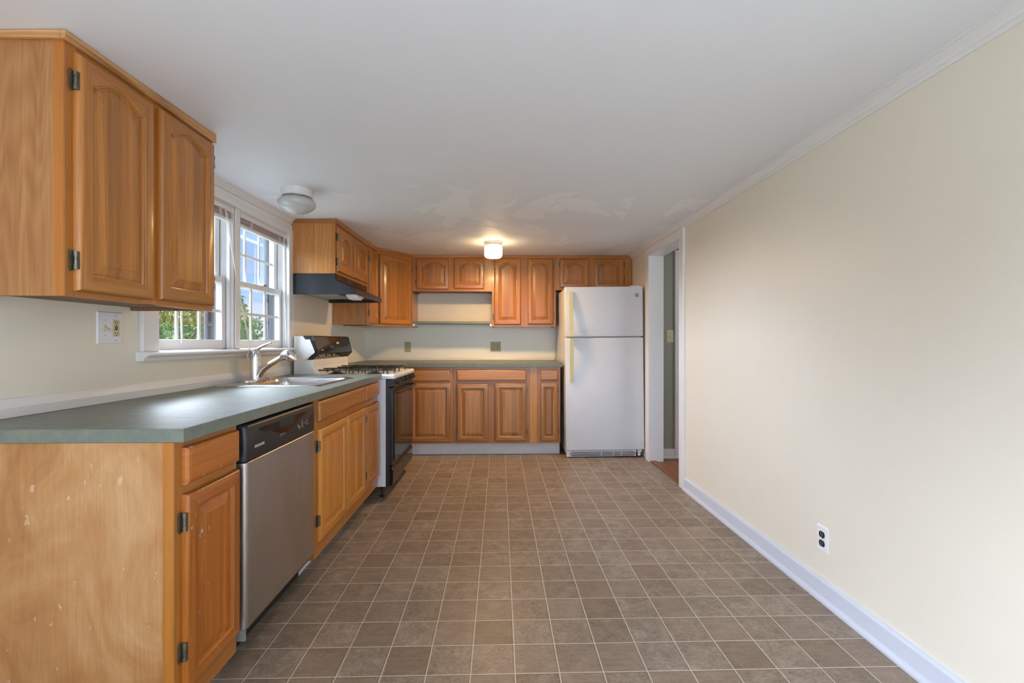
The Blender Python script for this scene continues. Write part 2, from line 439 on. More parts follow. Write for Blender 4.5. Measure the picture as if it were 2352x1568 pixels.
# ------------------------------------------------------------------ room shell
XL, XR, YB, YR = -1.53, 1.437, 5.30, -1.70
def ceil_z(x, y):
    u = min(1, max(0, (x-XL)/(XR-XL))); v = min(1, max(0, (y-1.3)/3.7))
    zl = 1.995+.081*v
    return zl*(1-u)+2.078*u
WT = 2.16
b = MB(); b.box(XL-.13, 1.49, YR-.12, YB+.12, -.06, 0); struct(b.build('floor', M['floor']))
b = MB(); NX, NY = 12, 24
gx = [XL-.13+(XR+.12-XL+.13)*i/NX for i in range(NX+1)]; gy = [YR-.12+(YB+.12-YR+.12)*j/NY for j in range(NY+1)]
lo = [[(x, y, ceil_z(x, y)) for x in gx] for y in gy]
vs = [p for r in lo for p in r]; n0 = len(vs); vs += [(p[0], p[1], 2.26) for p in vs]
fs = []
for j in range(NY):
    for i in range(NX):
        a = j*(NX+1)+i; fs += [(a, a+NX+1, a+NX+2, a+1), (n0+a, n0+a+1, n0+a+NX+2, n0+a+NX+1)]
for i in range(NX): a = i; fs.append((a, a+1, n0+a+1, n0+a)); a = NY*(NX+1)+i; fs.append((a+1, a, n0+a, n0+a+1))
for j in range(NY): a = j*(NX+1); fs.append((a+NX+1, a, n0+a, n0+a+NX+1)); a += NX; fs.append((a, a+NX+1, n0+a+NX+1, n0+a))
b.add(vs, fs); o = struct(b.build('ceiling', M['ceiling'], smooth=30))

WY0, WY1, WZ0, WZ1 = 2.085, 3.385, 1.075, 1.925
b = MB()
b.box(XL-.13, XL, YR, -1.40, 0, WT); b.box(XL-.13, XL, -.10, WY0, 0, WT); b.box(XL-.13, XL, -1.40, -.10, 0, .88); b.box(XL-.13, XL, -1.40, -.10, 1.92, WT); b.box(XL-.13, XL, WY1, YB, 0, WT); b.box(XL-.13, XL, WY0, WY1, 0, WZ0); b.box(XL-.13, XL, WY0, WY1, WZ1, WT)  # gap behind the camera is added to admit the side fill lamp
struct(b.build('wall_left', M['wall']))
b = MB(); b.box(XL-.13, XR+.12, YB, YB+.12, 0, WT); struct(b.build('wall_back', M['wall']))
DY0, DY1, DZ = 3.62, 4.37, 1.965
b = MB(); b.box(XR, XR+.12, YR, DY0, 0, WT); b.box(XR, XR+.12, DY1, YB, 0, WT); b.box(XR, XR+.12, DY0, DY1, DZ, WT)
struct(b.build('wall_right', M['wall']))
b = MB(); b.box(XL-.13, -.95, YR-.12, YR, 0, WT); b.box(1.25, XR+.12, YR-.12, YR, 0, WT); b.box(-.95, 1.25, YR-.12, YR, 2.0, WT)
struct(b.build('wall_rear', M['wall']))
# hall beyond the doorway
b = MB(); b.box(1.49, 3.0, 2.4, 4.62, -.06, 0.0); struct(b.build('floor_hall', M['plank']))
b = MB(); b.box(XR+.12, 3.0, 2.4, 4.62, 2.06, 2.16); struct(b.build('ceiling_hall', M['ceiling']))
b = MB(); b.box(XR+.12, 3.0, 4.50, 4.62, 0, 2.06); struct(b.build('wall_hall_back', M['hall_wall']))
b = MB(); b.box(3.0, 3.1, 2.4, 4.62, 0, 2.06); b.box(XR+.12, 3.0, 2.3, 2.4, 0, 2.06); struct(b.build('wall_hall_side', M['hall_wall']))
b = MB(); b.box(1.435, 1.49, DY0, DY1, .0, .014); struct(b.build('trim_1', M['plank'], bevel=.004))   # threshold strip
b = MB(); b.box(XR+.12, 1.716, 4.482, 4.5, .02, .095); b.box(XR+.12, 1.775, 4.476, 4.5, 0, .022); b.box(1.716, 1.775, 4.478, 4.5, .022, 2.04)
struct(b.build('trim_2', M['trim'], bevel=.003))
# a white hall door standing ajar beside the casing
d3 = thing('door_2', None, None, (1.80, 4.46, 0)); d3['kind'] = 'structure'
b = MB(); b.box(1.783, 2.55, 4.455, 4.492, .035, 2.0); b.build('door_leaf', M['trim'], d3, bevel=.003)
b = MB(); b.lathe((2.48, 4.44, .95), [(.004, .012), (.012, .01), (.012, -.02), (.028, -.028), (.028, -.05), (.014, -.06)], 16, axis='y'); b.build('door_knob', M['brass_ring'], d3, smooth=40)
lamp('hall_fill', 'AREA', (2.95, 3.4, 1.3), aim((-1, .2, 0)), 5, (0.85, 0.92, 1.0), shape='RECTANGLE', size=.8, size_y=1.4)  # unseen area lamp added inside the closed hall to brighten it
# doorway 1: jambs and casings
d1 = bpy.data.objects.new('door_1', None); COL.objects.link(d1); d1.location = (XR, 4.0, 0); struct(d1)
b = MB(); b.box(XR-.004, XR+.124, DY1-.004, DY1+.02, 0.001, DZ-.004); b.box(XR-.004, XR+.124, DY0-.02, DY0+.004, 0.001, DZ-.004); b.box(XR-.004, XR+.124, DY0-.02, DY1+.02, DZ-.004, DZ+.02)
b.build('door_jamb', M['trim'], d1, bevel=.002)
b = MB()
b.box(XR-.022, XR, DY1-.003, DY1+.092, 0, DZ-.003); b.box(XR-.022, XR, DY0-.078, DY0+.004, 0, 2.035)
b.box(XR-.022, XR, DY0+.004, DY1+.092, DZ-.003, 2.035)
b.build('door_casing', M['trim'], d1, bevel=.004)

# crown mouldings
def crown(name, x, s, y0, y1, mat):
    prof = [(0, -.052), (.006, -.052), (.008, -.040), (.016, -.036), (.018, -.028), (.030, -.014), (.034, -.010), (.042, -.008), (.042, .0), (0, .0)]
    b = MB(); N = 10
    R = [[(x+s*p, y0+(y1-y0)*k/N, ceil_z(x, y0+(y1-y0)*k/N)+h+(.006 if h > -.005 else 0)) for p, h in prof] for k in range(N+1)]
    b.rings(R); return struct(b.build(name, mat))
crown('trim_3', XR, -1, YR, 4.967, M['trim'])
crown('trim_4', XL, 1, 1.978, 3.417, M['trim'])
# right baseboard with shoe
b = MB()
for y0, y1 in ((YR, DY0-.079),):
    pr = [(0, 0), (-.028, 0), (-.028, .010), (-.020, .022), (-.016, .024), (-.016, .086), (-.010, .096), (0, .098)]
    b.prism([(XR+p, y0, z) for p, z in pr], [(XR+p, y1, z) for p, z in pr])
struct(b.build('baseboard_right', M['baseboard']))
# frieze board above the left windows, backsplash panels, backsplash strips
b = MB()
b.hexa([(XL, 1.98, WZ1+.03), (XL+.018, 1.98, WZ1+.03), (XL+.018, 3.414, WZ1+.03), (XL, 3.414, WZ1+.03), (XL, 1.98, 1.962), (XL+.018, 1.98, 1.962), (XL+.018, 3.414, 1.99), (XL, 3.414, 1.99)])
struct(b.build('trim_5', M['trim']))
b = MB(); b.box(XL, XL+.008, 4.25, YB, .932, 1.36); struct(b.build('trim_6', M['wall_panel']))
b = MB(); b.box(XL+.008, .64, YB-.008, YB, .932, 1.33); struct(b.build('trim_7', M['wall_panel']))
b = MB(); pr = [(0, 0), (.017, 0), (.017, .030), (.012, .046), (.006, .058), (0, .060)]
b.prism([(XL+p, 1.0, .911+z) for p, z in pr], [(XL+p, 3.385, .911+z) for p, z in pr]); struct(b.build('trim_8', M['trim']))
b = MB(); b.prism([(XL+.008, YB-.008-p, .933+z*.62) for p, z in pr], [(.628, YB-.008-p, .933+z*.62) for p, z in pr]); struct(b.build('trim_9', M['trim']))
b = MB(); b.box(XL, XL+.014, 4.214, 4.232, .93, 1.49); struct(b.build('trim_10', M['trim']))
# toe boards
b = MB(); b.box(-1.0, -.985, 1.29, 1.66, 0, .104); b.box(-1.0, -.985, 2.29, 3.37, 0, .104); struct(b.build('trim_11', M['toe']))
b = MB(); b.box(-1.35, .612, 4.727, 4.742, 0, .122); struct(b.build('trim_12', M['toe']))

# ------------------------------------------------------------------ windows
def window(idx, y0, y1):
    w = bpy.data.objects.new('window_%d' % idx, None); COL.objects.link(w); w.location = (XL, (y0+y1)/2, WZ0); struct(w)
    zb, zm, zt = 1.105, 1.50, WZ1-.012
    def sash(name, xf, z0, z1, rb, rt, st=.042):
        x1, x0 = xf, xf-.034
        b = MB(); b.box(x0, x1, y0+.008, y0+.008+st, z0, z1); b.box(x0, x1, y1-.008-st, y1-.008, z0, z1)
        b.box(x0, x1, y0+.008+st, y1-.008-st, z0, z0+rb); b.box(x0, x1, y0+.008+st, y1-.008-st, z1-rt, z1)
        s = b.build(name, M['trim'], w, bevel=.003)
        ya, yb, za, zc = y0+.008+st, y1-.008-st, z0+rb, z1-rt
        b = MB()
        for k in (1, 2): y = ya+(yb-ya)*k/3; b.box(x0+.013, x0+.020, y-.008, y+.008, za, zc)
        z = (za+zc)/2; b.box(x0+.0128, x0+.0205, ya, yb, z-.008, z+.008)
        b.build('muntin', M['trim'], s)
        b = MB(); b.box(x0+.015, x0+.018, ya, yb, za, zc); b.build('glass', M['glass'], s)
        return s
    sash('lower_sash', XL-.036, zb, zm+.014, .052, .034)
    sash('upper_sash', XL-.074, zm-.02, zt, .034, .045)
    b = MB(); b.box(XL-.072, XL, y0-.002, y0+.006, WZ0+.026, WZ1); b.box(XL-.072, XL, y1-.006, y1+.002, WZ0+.026, WZ1); b.box(XL-.072, XL, y0, y1, WZ1-.012, WZ1)
    b.box(XL-.03, XL-.012, y0+.006, y0+.02, WZ0+.026, WZ1-.012); b.box(XL-.03, XL-.012, y1-.02, y1-.006, WZ0+.026, WZ1-.012)
    b.box(XL-.145, XL-.04, y0, y1, WZ0-.03, zb-.002)
    b.build('window_frame', M['trim'], w)
    b = MB(); x = XL-.126
    for a, c in ((y0+.006, y0+.034), (y1-.034, y1-.006)): b.box(x-.012, x, a, c, zb, WZ1-.012)
    b.box(x-.012, x, y0+.034, y1-.034, WZ1-.04, WZ1-.012); b.box(x-.012, x, y0+.034, y1-.034, zb, zb+.025)
    b.build('storm_frame', M['storm'], w)
    b = MB(); b.box(XL-.165, XL-.131, y1-.006, y1+.05, WZ0-.03, WZ1+.03); b.box(XL-.131, XL-.0725, y1-.006, y1+.001, zb, WZ1-.012); b.box(XL-.131, XL-.0725, y0-.001, y0+.006, zb, WZ1-.012); b.build('outer_casing', M['outer_casing'], w)
    b = MB(); ym = (y0+y1)/2+.05
    b.box(XL-.058, XL-.03, ym-.022, ym+.022, zm+.014, zm+.022); b.lathe((XL-.042, ym+.006, zm+.022), [(.012, 0), (.014, .006), (.004, .012)], 12); b.build('sash_lock', M['gray_label'], w)
    return w
WM0, WM1 = 2.70, 2.762
w1 = window(1, WY0+.004, WM0); w2 = window(2, WM1, WY1-.004)
b = MB()
b.box(XL, XL+.02, 2.000, 2.094, 1.10, WZ1+.03); b.box(XL, XL+.02, 3.362, 3.452, 1.10, WZ1+.03); b.box(XL, XL+.02, 2.094, 3.362, WZ1-.006, WZ1+.03)
b.box(XL-.13, XL-.004, WM0, WM1, WZ0, WZ1); b.box(XL-.004, XL+.006, WM0+.012, WM1-.006, WZ0+.03, WZ1)
struct(b.build('trim_13', M['trim'], bevel=.004))
b = MB(); pr = [(-.03, 0), (.046, 0), (.054, -.006), (.054, -.014), (.046, -.020), (.036, -.026), (.030, -.038), (0, -.040), (0, -.022), (-.03, -.022)]
b.prism([(XL+p, 1.985, 1.102+z) for p, z in pr], [(XL+p, 3.50, 1.102+z) for p, z in pr]); struct(b.build('trim_14', M['trim'], smooth=30))

def blind(label, y0, y1, cord_end, wand):
    t = thing('window_blind', label, 'blind', (XL-.015, (y0+y1)/2, 1.82), 'raised mini blinds')
    x0, x1 = XL-.026, XL-.001
    b = MB(); b.box(x0, x1, y0, y1, 1.882, 1.911); b.box(x0-.001, x1+.003, y0, y0+.02, 1.879, 1.912); b.box(x0-.001, x1+.003, y1-.02, y1, 1.879, 1.912); b.build('headrail', M['trim'], t)
    b = MB(); R = random.Random(3)
    for k in range(15):
        z = 1.846+k*.0023; j = R.uniform(-.003, .003)
        b.hexa([(x0+j, y0+.008, z), (x1+j-.002, y0+.008, z), (x1+j-.002, y1-.008, z+R.uniform(-.002,.002)), (x0+j, y1-.008, z), (x0+j, y0+.008, z+.0012), (x1+j-.002, y0+.008, z+.0012), (x1+j-.002, y1-.008, z+.0012), (x0+j, y1-.008, z+.0012)])
    b.build('slat_stack', M['slat'], t)
    b = MB(); b.box(x0, x1, y0+.006, y1-.006, 1.824, 1.843); b.build('bottom_rail', M['trim'], t, bevel=.003)
    for y in (y0+.12, y1-.12): b = MB(); b.box(x1-.002, x1+.004, y-.012, y+.012, 1.84, 1.884); b.build('ladder_clip', M['slat'], t)
    b = MB(); b.tube(cord_end, .0022, 6); b.tube([(p[0]+.004, p[1]+.004, p[2]) for p in cord_end], .0018, 6)
    e = cord_end[-1]
    if len(cord_end) > 3:
        for k in range(5):
            a = k*1.3; b.tube([e, (e[0]+.012*math.cos(a), e[1]-.015-.006*k, e[2]-.012*k), (e[0]+.006, e[1]-.02+.008*math.sin(a), e[2]-.02-.014*k)], .0022, 6)
    b.build('pull_cord', M['cord'], t)
    if wand:
        b = MB(); b.tube(wand, .0045, 8); b.build('tilt_wand', M['trim'], t)
    return t
blind('raised white blind in the left window, partly behind the near wall cabinet', WY0+.012, WM0-.008,
      [(XL+.006, 2.60, 1.885), (XL+.008, 2.61, 1.86), (XL+.020, 2.74, 1.36), (XL+.046, 2.785, 1.112)], [(XL+.006, 2.245, 1.86), (XL+.012, 2.25, 1.14)])
blind('raised white blind in the right window, beside the range hood cabinet', WM1+.008, WY1-.012,
      [(XL+.006, 3.30, 1.885), (XL+.010, 3.305, 1.55), (XL+.008, 3.335, 1.10)], None)

# ------------------------------------------------------------------ cabinets
class Fr:   # run frame: along axis, outward normal
    def __init__(s, o, ex, en): s.o = Vector((*o, 0)); s.ex = Vector((*ex, 0)).normalized(); s.en = Vector((*en, 0)).normalized()
    def __call__(s, u, n, z): return s.o+s.ex*u+s.en*n+Vector((0, 0, z))
    def box(s, b, u0, u1, n0, n1, z0, z1, mi=0):
        return b.hexa([s(u0,n0,z0), s(u1,n0,z0), s(u1,n1,z0), s(u0,n1,z0), s(u0,n0,z1), s(u1,n0,z1), s(u1,n1,z1), s(u0,n1,z1)], mi)
def arch_h(t):
    a = abs(t)/.86
    return 0 if a >= 1 else (1-a*a)**1.12
def make_door(F, u0, u1, z0, z1, wd, parent, arch=0.0, T=.021, fw=.048, hinges=None, hside='l', scoop=False, name='door'):
    N = 28 if arch else 4
    w = u1-u0; fw = min(fw, w*.24)
    iu0, iu1, iz0 = u0+fw, u1-fw, z0+fw
    zs = z1-fw-arch+ (.012 if arch else 0)
    def inner(d):
        a, c = iu0+d, iu1-d; P = [(a, iz0+d), (c, iz0+d), (c, zs-.012-d)]
        for k in range(N+1):
            t = 1-2*k/N; P.append(((a+c)/2+t*(c-a)/2, zs-d+arch*arch_h(t)))
        P.append((a, zs-.012-d)); return P
    def outer(d, sc=0):
        a, c = u0+d, u1-d; P = [(a, z0+d), (c, z0+d), (c, zs-.012)]
        for k in range(N+1):
            t = 1-2*k/N; P.append(((a+c)/2+t*(c-a)/2, z1-d-(sc if abs(t) < .62 else 0)))
        P.append((a, zs-.012)); return P
    L = lambda P, n: [F(u, n, z) for u, z in P]
    sc = .010 if scoop else 0
    R = [L(outer(0, sc), .0005), L(outer(0, sc*.6), T-.012), L(outer(.0025), T-.0055), L(outer(.007), T-.001), L(outer(.010), T),
         L(inner(-.007), T), L(inner(-.004), T-.0035), L(inner(-.002), T-.004), L(inner(0), T-.0095), L(inner(.002), T-.010), L(inner(.002), .0005)]
    b = MB()
    n = len(R[0]); K = len(R)
    def mf(q):
        c = sum((Vector(b.v[i]) for i in q), Vector())/4
        uu = (c-F.o).dot(F.ex)
        return 1 if (c.z < iz0-.001 or c.z > zs-.004) and iu0-.006 < uu < iu1+.006 else 0
    b.rings(R, wrap=True, mf=mf)
    d = b.build(name, [M[wd], M[wd+'_h']], parent, smooth=38)
    b = MB()
    b.rings([L(inner(-.004), .002), L(inner(-.004), T-.011), L(inner(.006), T-.011), L(inner(.009), T-.0095), L(inner(min(.034, w*.13)), T-.003), L(inner(min(.036, w*.135)), T-.002)])
    b.build('raised_panel', M[wd], d, smooth=6)
    ed = u0 if hside == 'l' else u1; sg = -1 if hside == 'l' else 1
    for hz in hinges or []:
        b = MB(); h = .031
        poly = [(0, -h*.82), (sg*.010, -h), (sg*.015, -h*.72), (sg*.0155, h*.72), (sg*.010, h), (0, h*.82)]
        b.prism([F(ed+p, .0008, hz+z) for p, z in poly], [F(ed+p, .0042, hz+z) for p, z in poly])
        for a, c, r in ((-h*.82, -h*.38, .0062), (-h*.38, h*.38, .0046), (h*.38, h*.82, .0062)):
            b.prism([F(ed+sg*.002+r*math.cos(2*PI*i/12), .011+r*math.sin(2*PI*i/12), hz+a) for i in range(12)],
                    [F(ed+sg*.002+r*math.cos(2*PI*i/12), .011+r*math.sin(2*PI*i/12), hz+c) for i in range(12)])
        F.box(b, ed-sg*.004, ed+sg*.001, .004, .017, hz-h*.8, hz+h*.8)
        b.build('hinge', M['hinge'], d, smooth=30)
    return d
def make_drawer(F, u0, u1, z0, z1, wd, parent, T=.021, name='drawer_front'):
    def rect(d, n): return [F(u0+d, n, z0+d), F(u1-d, n, z0+d), F(u1-d, n, z1-d), F(u0+d, n, z1-d)]
    b = MB(); b.rings([rect(0, .0005), rect(0, T-.011), rect(.002, T-.006), rect(.0065, T-.0018), rect(.012, T-.0012), rect(.014, T)])
    return b.build(name, M[wd+'_h'], parent, smooth=25)
def carcass(F, u0, u1, z0, z1, depth, t, body, ff, stiles, rails, end_l=None, end_r=None, recess=.014, toe=0, fmat='frame'):
    b = MB(); n0 = -depth+.001
    F.box(b, u0+(.0125 if end_l else 0), u0+.018, n0, -.019, z0, z1); F.box(b, u1-.018, u1-(.0125 if end_r else 0), n0, -.019, z0, z1)
    F.box(b, u0+.018, u1-.018, n0, -.019, z0+recess, z0+recess+.014); F.box(b, u0+.018, u1-.018, n0, -.019, z1-.016, z1)
    F.box(b, u0+.018, u1-.018, n0, n0+.008, z0+recess+.014, z1-.016)
    b.build('cabinet_body', M[body], t)
    b = MB()
    F.box(b, u0+.002, u1-.002, -.0185, -.004, z0+.002, z1-.002, 0)
    for a, c in stiles: F.box(b, a, c, -.019, 0, z0, z1, 0)
    for (a, c, ua, uc) in rails: F.box(b, ua, uc, -.019, -.0003, a, c, 1)
    b.build('face_frame', [M[fmat], M[fmat+'_h']], t, bevel=.0008, seg=1)
    if end_l:
        b = MB(); F.box(b, u0, u0+.012, n0, -.0192, z0-toe, z1); b.build('side_panel', M[end_l], t)
    if end_r:
        b = MB(); F.box(b, u1-.012, u1, n0, -.0192, z0-toe, z1); b.build('side_panel', M[end_r], t)
def top_mould(F, segs, t, mat, zb):
    b = MB()
    for (ua, na, uc, nc) in segs:
        p = [F(ua, na, 0), F(uc, na, 0), F(uc, nc, 0), F(ua, nc, 0)]
        b.hexa([(q.x, q.y, zb(q)) for q in p]+[(q.x, q.y, ceil_z(q.x, q.y)-.0015) for q in p])
    b.build('top_moulding', M[mat], t, bevel=.003)

FL = Fr((-.885, 0), (0, 1), (1, 0))       # left base run: u = y
FU = Fr((-1.205, 0), (0, 1), (1, 0))      # left wall cabinets
FB = Fr((0, 4.66), (1, 0), (0, -1))       # back base run: u = x
FT = Fr((0, 4.98), (1, 0), (0, -1))       # back wall cabinets
DL = .645                                   # depth of left base run

# near base cabinet
t = thing('base_cabinet', 'near wooden base cabinet with scratched pale end panel, left of the dishwasher', 'cabinet', (-1.2, 1.43, 0))
b = MB(); FL.box(b, 1.281, 1.287, -DL+.001, -.0192, 0.002, .873)
carcass(FL, 1.281, 1.578, .105, .872, DL, t, 'veneer', None, [(1.281, 1.318), (1.564, 1.578)], [(.105, .185, 1.318, 1.564), (.712, .752, 1.318, 1.564), (.846, .872, 1.318, 1.564)], end_l='blotch', toe=.104)
b = MB(); FL.box(b, 1.2795, 1.281, -.030, -.0005, .002, .872); b.build('edge_strip', M['edge'], t)
make_drawer(FL, 1.308, 1.566, .748, .852, 'oak_worn', t)
make_door(FL, 1.308, 1.569, .176, .722, 'oak_worn', t, hinges=(.646, .286), scoop=True)
# sink base
t = thing('base_cabinet', 'wide base cabinet under the sink with two golden doors, right of the dishwasher', 'cabinet', (-1.2, 2.62, 0))
carcass(FL, 2.222, 3.030, .105, .872, DL, t, 'veneer', None, [(2.222, 2.268), (2.632, 2.676), (3.004, 3.030)], [(.105, .185, 2.268, 3.004), (.712, .766, 2.268, 3.004), (.853, .872, 2.268, 3.004)])
make_drawer(FL, 2.258, 3.010, .762, .858, 'oak_honey', t)
make_door(FL, 2.260, 2.644, .178, .722, 'oak_golden', t, hinges=(.640, .280), scoop=True)
make_door(FL, 2.664, 3.016, .178, .722, 'oak_golden', t, scoop=True)
# narrow base cabinet beside the range
t = thing('base_cabinet', 'narrow base cabinet between the sink cabinet and the gas range', 'cabinet', (-1.2, 3.2, 0))
carcass(FL, 3.031, 3.372, .105, .872, DL, t, 'veneer', None, [(3.031, 3.056), (3.335, 3.372)], [(.105, .185, 3.056, 3.335), (.712, .766, 3.056, 3.335), (.853, .872, 3.056, 3.335)], end_r='veneer_dark')
make_drawer(FL, 3.044, 3.352, .762, .856, 'oak_honey', t)
make_door(FL, 3.046, 3.352, .178, .718, 'oak_honey', t, hinges=(.640, .270), scoop=True)

# near wall cabinet
t = thing('wall_cabinet', 'large near wall cabinet with two arched doors, left of the windows', 'cabinet', (-1.37, 1.64, 1.27))
carcass(FU, 1.312, 1.972, 1.274, 1.984, .324, t, 'underside', None, [(1.312, 1.350), (1.604, 1.672), (1.945, 1.972)], [(1.274, 1.306, 1.35, 1.945), (1.945, 1.984, 1.35, 1.945)], end_l='veneer', end_r='veneer')
b = MB(); FU.box(b, 1.3105, 1.312, -.030, -.0005, 1.274, 1.984); b.build('edge_strip', M['edge'], t)
make_door(FU, 1.337, 1.622, 1.290, 1.962, 'oak_honey', t, arch=.036, hinges=(1.882, 1.376))
make_door(FU, 1.657, 1.958, 1.294, 1.966, 'oak_honey', t, arch=.036, hinges=(1.895, 1.39), hside='r')
top_mould(FU, [(1.298, 0, 1.978, .014), (1.298, -.32, 1.312, 0)], t, 'moulding', lambda q: 1.980)

# hood cabinet, narrow cabinet, diagonal corner cabinet
t = thing('wall_cabinet', 'short wall cabinet with two arched doors directly above the black range hood', 'cabinet', (-1.37, 3.8, 1.645))
carcass(FU, 3.418, 4.232, 1.645, 2.02, .324, t, 'underside', None, [(3.418, 3.456), (3.782, 3.826), (4.196, 4.232)], [(1.645, 1.676, 3.456, 4.196), (1.965, 2.02, 3.456, 4.196)], end_l='veneer_dark')
b = MB(); FU.box(b, 3.4165, 3.418, -.026, -.0005, 1.646, 2.02); b.build('edge_strip', M['edge'], t)
make_door(FU, 3.440, 3.806, 1.664, 1.990, 'oak_honey', t, arch=.046, hinges=(1.915, 1.735), fw=.07)
make_door(FU, 3.822, 4.216, 1.668, 1.996, 'oak_honey', t, arch=.046, fw=.07)
top_mould(FU, [(3.408, 0, 4.232, .010), (3.408, -.32, 3.418, 0)], t, 'moulding_oak', lambda q: 2.012)
t = thing('wall_cabinet', 'narrow tall wall cabinet between the hood cabinet and the angled corner cabinet', 'cabinet', (-1.37, 4.4, 1.30))
carcass(FU, 4.234, 4.560, 1.300, 2.03, .324, t, 'underside', None, [(4.234, 4.272), (4.545, 4.560)], [(1.300, 1.332, 4.272, 4.545), (1.985, 2.03, 4.272, 4.545)], end_l='veneer_dark')
make_door(FU, 4.268, 4.552, 1.318, 2.006, 'oak_honey', t, arch=.040, hinges=(1.90, 1.41), fw=.06)
top_mould(FU, [(4.234, 0, 4.560, .010)], t, 'moulding_oak', lambda q: 2.025)
t = thing('corner_wall_cabinet', 'angled corner wall cabinet with one tall arched door', 'cabinet', (-1.3, 5.0, 1.30))
A = Vector((-1.205, 4.562)); Bc = Vector((-.935, 4.98)); L = (Bc-A).length
FD = Fr((A.x, A.y), (Bc.x-A.x, Bc.y-A.y), (Bc.y-A.y, -(Bc.x-A.x)))
b = MB(); pl = [(A.x, A.y), (Bc.x, Bc.y), (-.935, YB-.001), (XL+.001, YB-.001), (XL+.001, A.y)]
ins = [(x-.012*FD.en.x*(1 if i < 2 else 0), y-.012*FD.en.y*(1 if i < 2 else 0)) for i, (x, y) in enumerate(pl)]
b.prism([(x, y, 1.304) for x, y in ins], [(x, y, 2.045) for x, y in ins]); b.build('cabinet_body', M['veneer_dark'], t)
b = MB()
for a, c in ((0, .045), (L-.03, L)): FD.box(b, a, c, -.012, 0, 1.303, 2.045)
FD.box(b, .045, L-.03, -.012, -.0003, 1.303, 1.335, 1); FD.box(b, .045, L-.03, -.012, -.0003, 1.995, 2.045, 1); FD.box(b, .045, L-.03, -.012, -.004, 1.335, 1.995)
b.build('face_frame', [M['frame'], M['frame_h']], t)
make_door(FD, .026, L-.022, 1.322, 2.012, 'oak_honey', t, arch=.048, hinges=(1.91, 1.42), hside='r')
top_mould(FD, [(0.0, -.012, L, .010)], t, 'moulding_oak', lambda q: 2.04)

# back wall cabinets
t = thing('wall_cabinet', 'short back wall cabinet with two arched doors above the open gap and shelf', 'cabinet', (-.5, 5.14, 1.685))
carcass(FT, -.933, -.086, 1.684, 2.048, .319, t, 'underside', None, [(-.933, -.874), (-.56, -.478), (-.188, -.086)], [(1.684, 1.716, -.874, -.188), (2.024, 2.048, -.874, -.188)])
make_door(FT, -.888, -.546, 1.706, 2.032, 'oak_honey', t, arch=.040, hinges=(1.93, 1.775))
make_door(FT, -.490, -.170, 1.712, 2.038, 'oak_honey', t, arch=.040, hinges=(1.94, 1.785), hside='r')
top_mould(FT, [(-.933, 0, -.086, .010)], t, 'moulding_oak', lambda q: 2.044)
t = thing('wall_cabinet', 'tall back wall cabinet with two long arched doors behind the lit ceiling lamp', 'cabinet', (.26, 5.14, 1.305))
carcass(FT, -.085, .605, 1.306, 2.048, .319, t, 'underside', None, [(-.085, -.048), (.212, .312), (.562, .605)], [(1.306, 1.340, -.048, .562), (2.024, 2.048, -.048, .562)], end_l='veneer_dark', end_r='veneer_dark')
make_door(FT, -.062, .228, 1.328, 2.036, 'oak_honey', t, arch=.040, hinges=(1.955, 1.418))
make_door(FT, .300, .576, 1.332, 2.040, 'oak_honey', t, arch=.040, hinges=(1.96, 1.424), hside='r')
top_mould(FT, [(-.085, 0, .605, .010)], t, 'moulding_oak', lambda q: 2.044)
t = thing('wall_cabinet', 'short back wall cabinet with two arched doors above the refrigerator', 'cabinet', (1.02, 5.14, 1.70))
carcass(FT, .606, 1.432, 1.70, 2.048, .319, t, 'underside', None, [(.606, .660), (.946, 1.034), (1.326, 1.432)], [(1.70, 1.744, .66, 1.326), (2.028, 2.048, .66, 1.326)])
make_door(FT, .646, .962, 1.728, 2.042, 'oak_honey', t, arch=.038, hinges=(1.98, 1.82))
make_door(FT, 1.022, 1.342, 1.728, 2.046, 'oak_honey', t, arch=.038, hinges=(1.98, 1.82), hside='r')
top_mould(FT, [(.606, 0, 1.4305, .010)], t, 'moulding_oak', lambda q: 2.046)

# back base cabinets
DB = .639
t = thing('base_cabinet', 'brown back base cabinet with one drawer in the corner beside the range', 'cabinet', (-.8, 4.98, 0))
carcass(FB, -.93, -.467, .124, .888, DB, t, 'veneer', None, [(-.93, -.885), (-.502, -.467)], [(.124, .152, -.885, -.502), (.716, .752, -.885, -.502), (.864, .888, -.885, -.502)], fmat='frame_b')
b = MB(); b.box(XL+.002, -.934, 4.20, YB-.012, .02, .888); b.build('corner_body', M['veneer_dark'], t)
make_drawer(FB, -.905, -.500, .752, .858, 'oak_brown', t)
make_door(FB, -.900, -.488, .142, .728, 'oak_brown', t)
t = thing('base_cabinet', 'wide back base cabinet with two doors under one long drawer front', 'cabinet', (-.1, 4.98, 0))
carcass(FB, -.466, .302, .124, .888, DB, t, 'veneer', None, [(-.466, -.420), (-.134, -.040), (.256, .302)], [(.124, .152, -.42, .256), (.716, .752, -.42, .256), (.864, .888, -.42, .256)], fmat='frame_b')
make_drawer(FB, -.430, .266, .752, .860, 'oak_golden', t)
make_door(FB, -.430, -.117, .144, .720, 'oak_brown', t, hinges=(.655, .235))
make_door(FB, -.054, .268, .148, .726, 'oak_brown', t, hinges=(.655, .240), hside='r')
t = thing('filler_board', 'upright golden filler board between the two right back base cabinets', 'filler', (.34, 4.67, .12))
b = MB(); FB.box(b, .303, .377, -.019, -.0002, .124, .888); o = b.build('board', M['filler'], t)
t = thing('base_cabinet', 'narrow back base cabinet beside the refrigerator with one drawer and one door', 'cabinet', (.5, 4.98, 0))
carcass(FB, .378, .612, .124, .888, DB, t, 'veneer', None, [(.378, .414), (.578, .612)], [(.124, .155, .414, .578), (.716, .752, .414, .578), (.862, .888, .414, .578)], end_r='veneer_dark', fmat='frame_b')
make_drawer(FB, .408, .586, .754, .862, 'oak_brown', t)
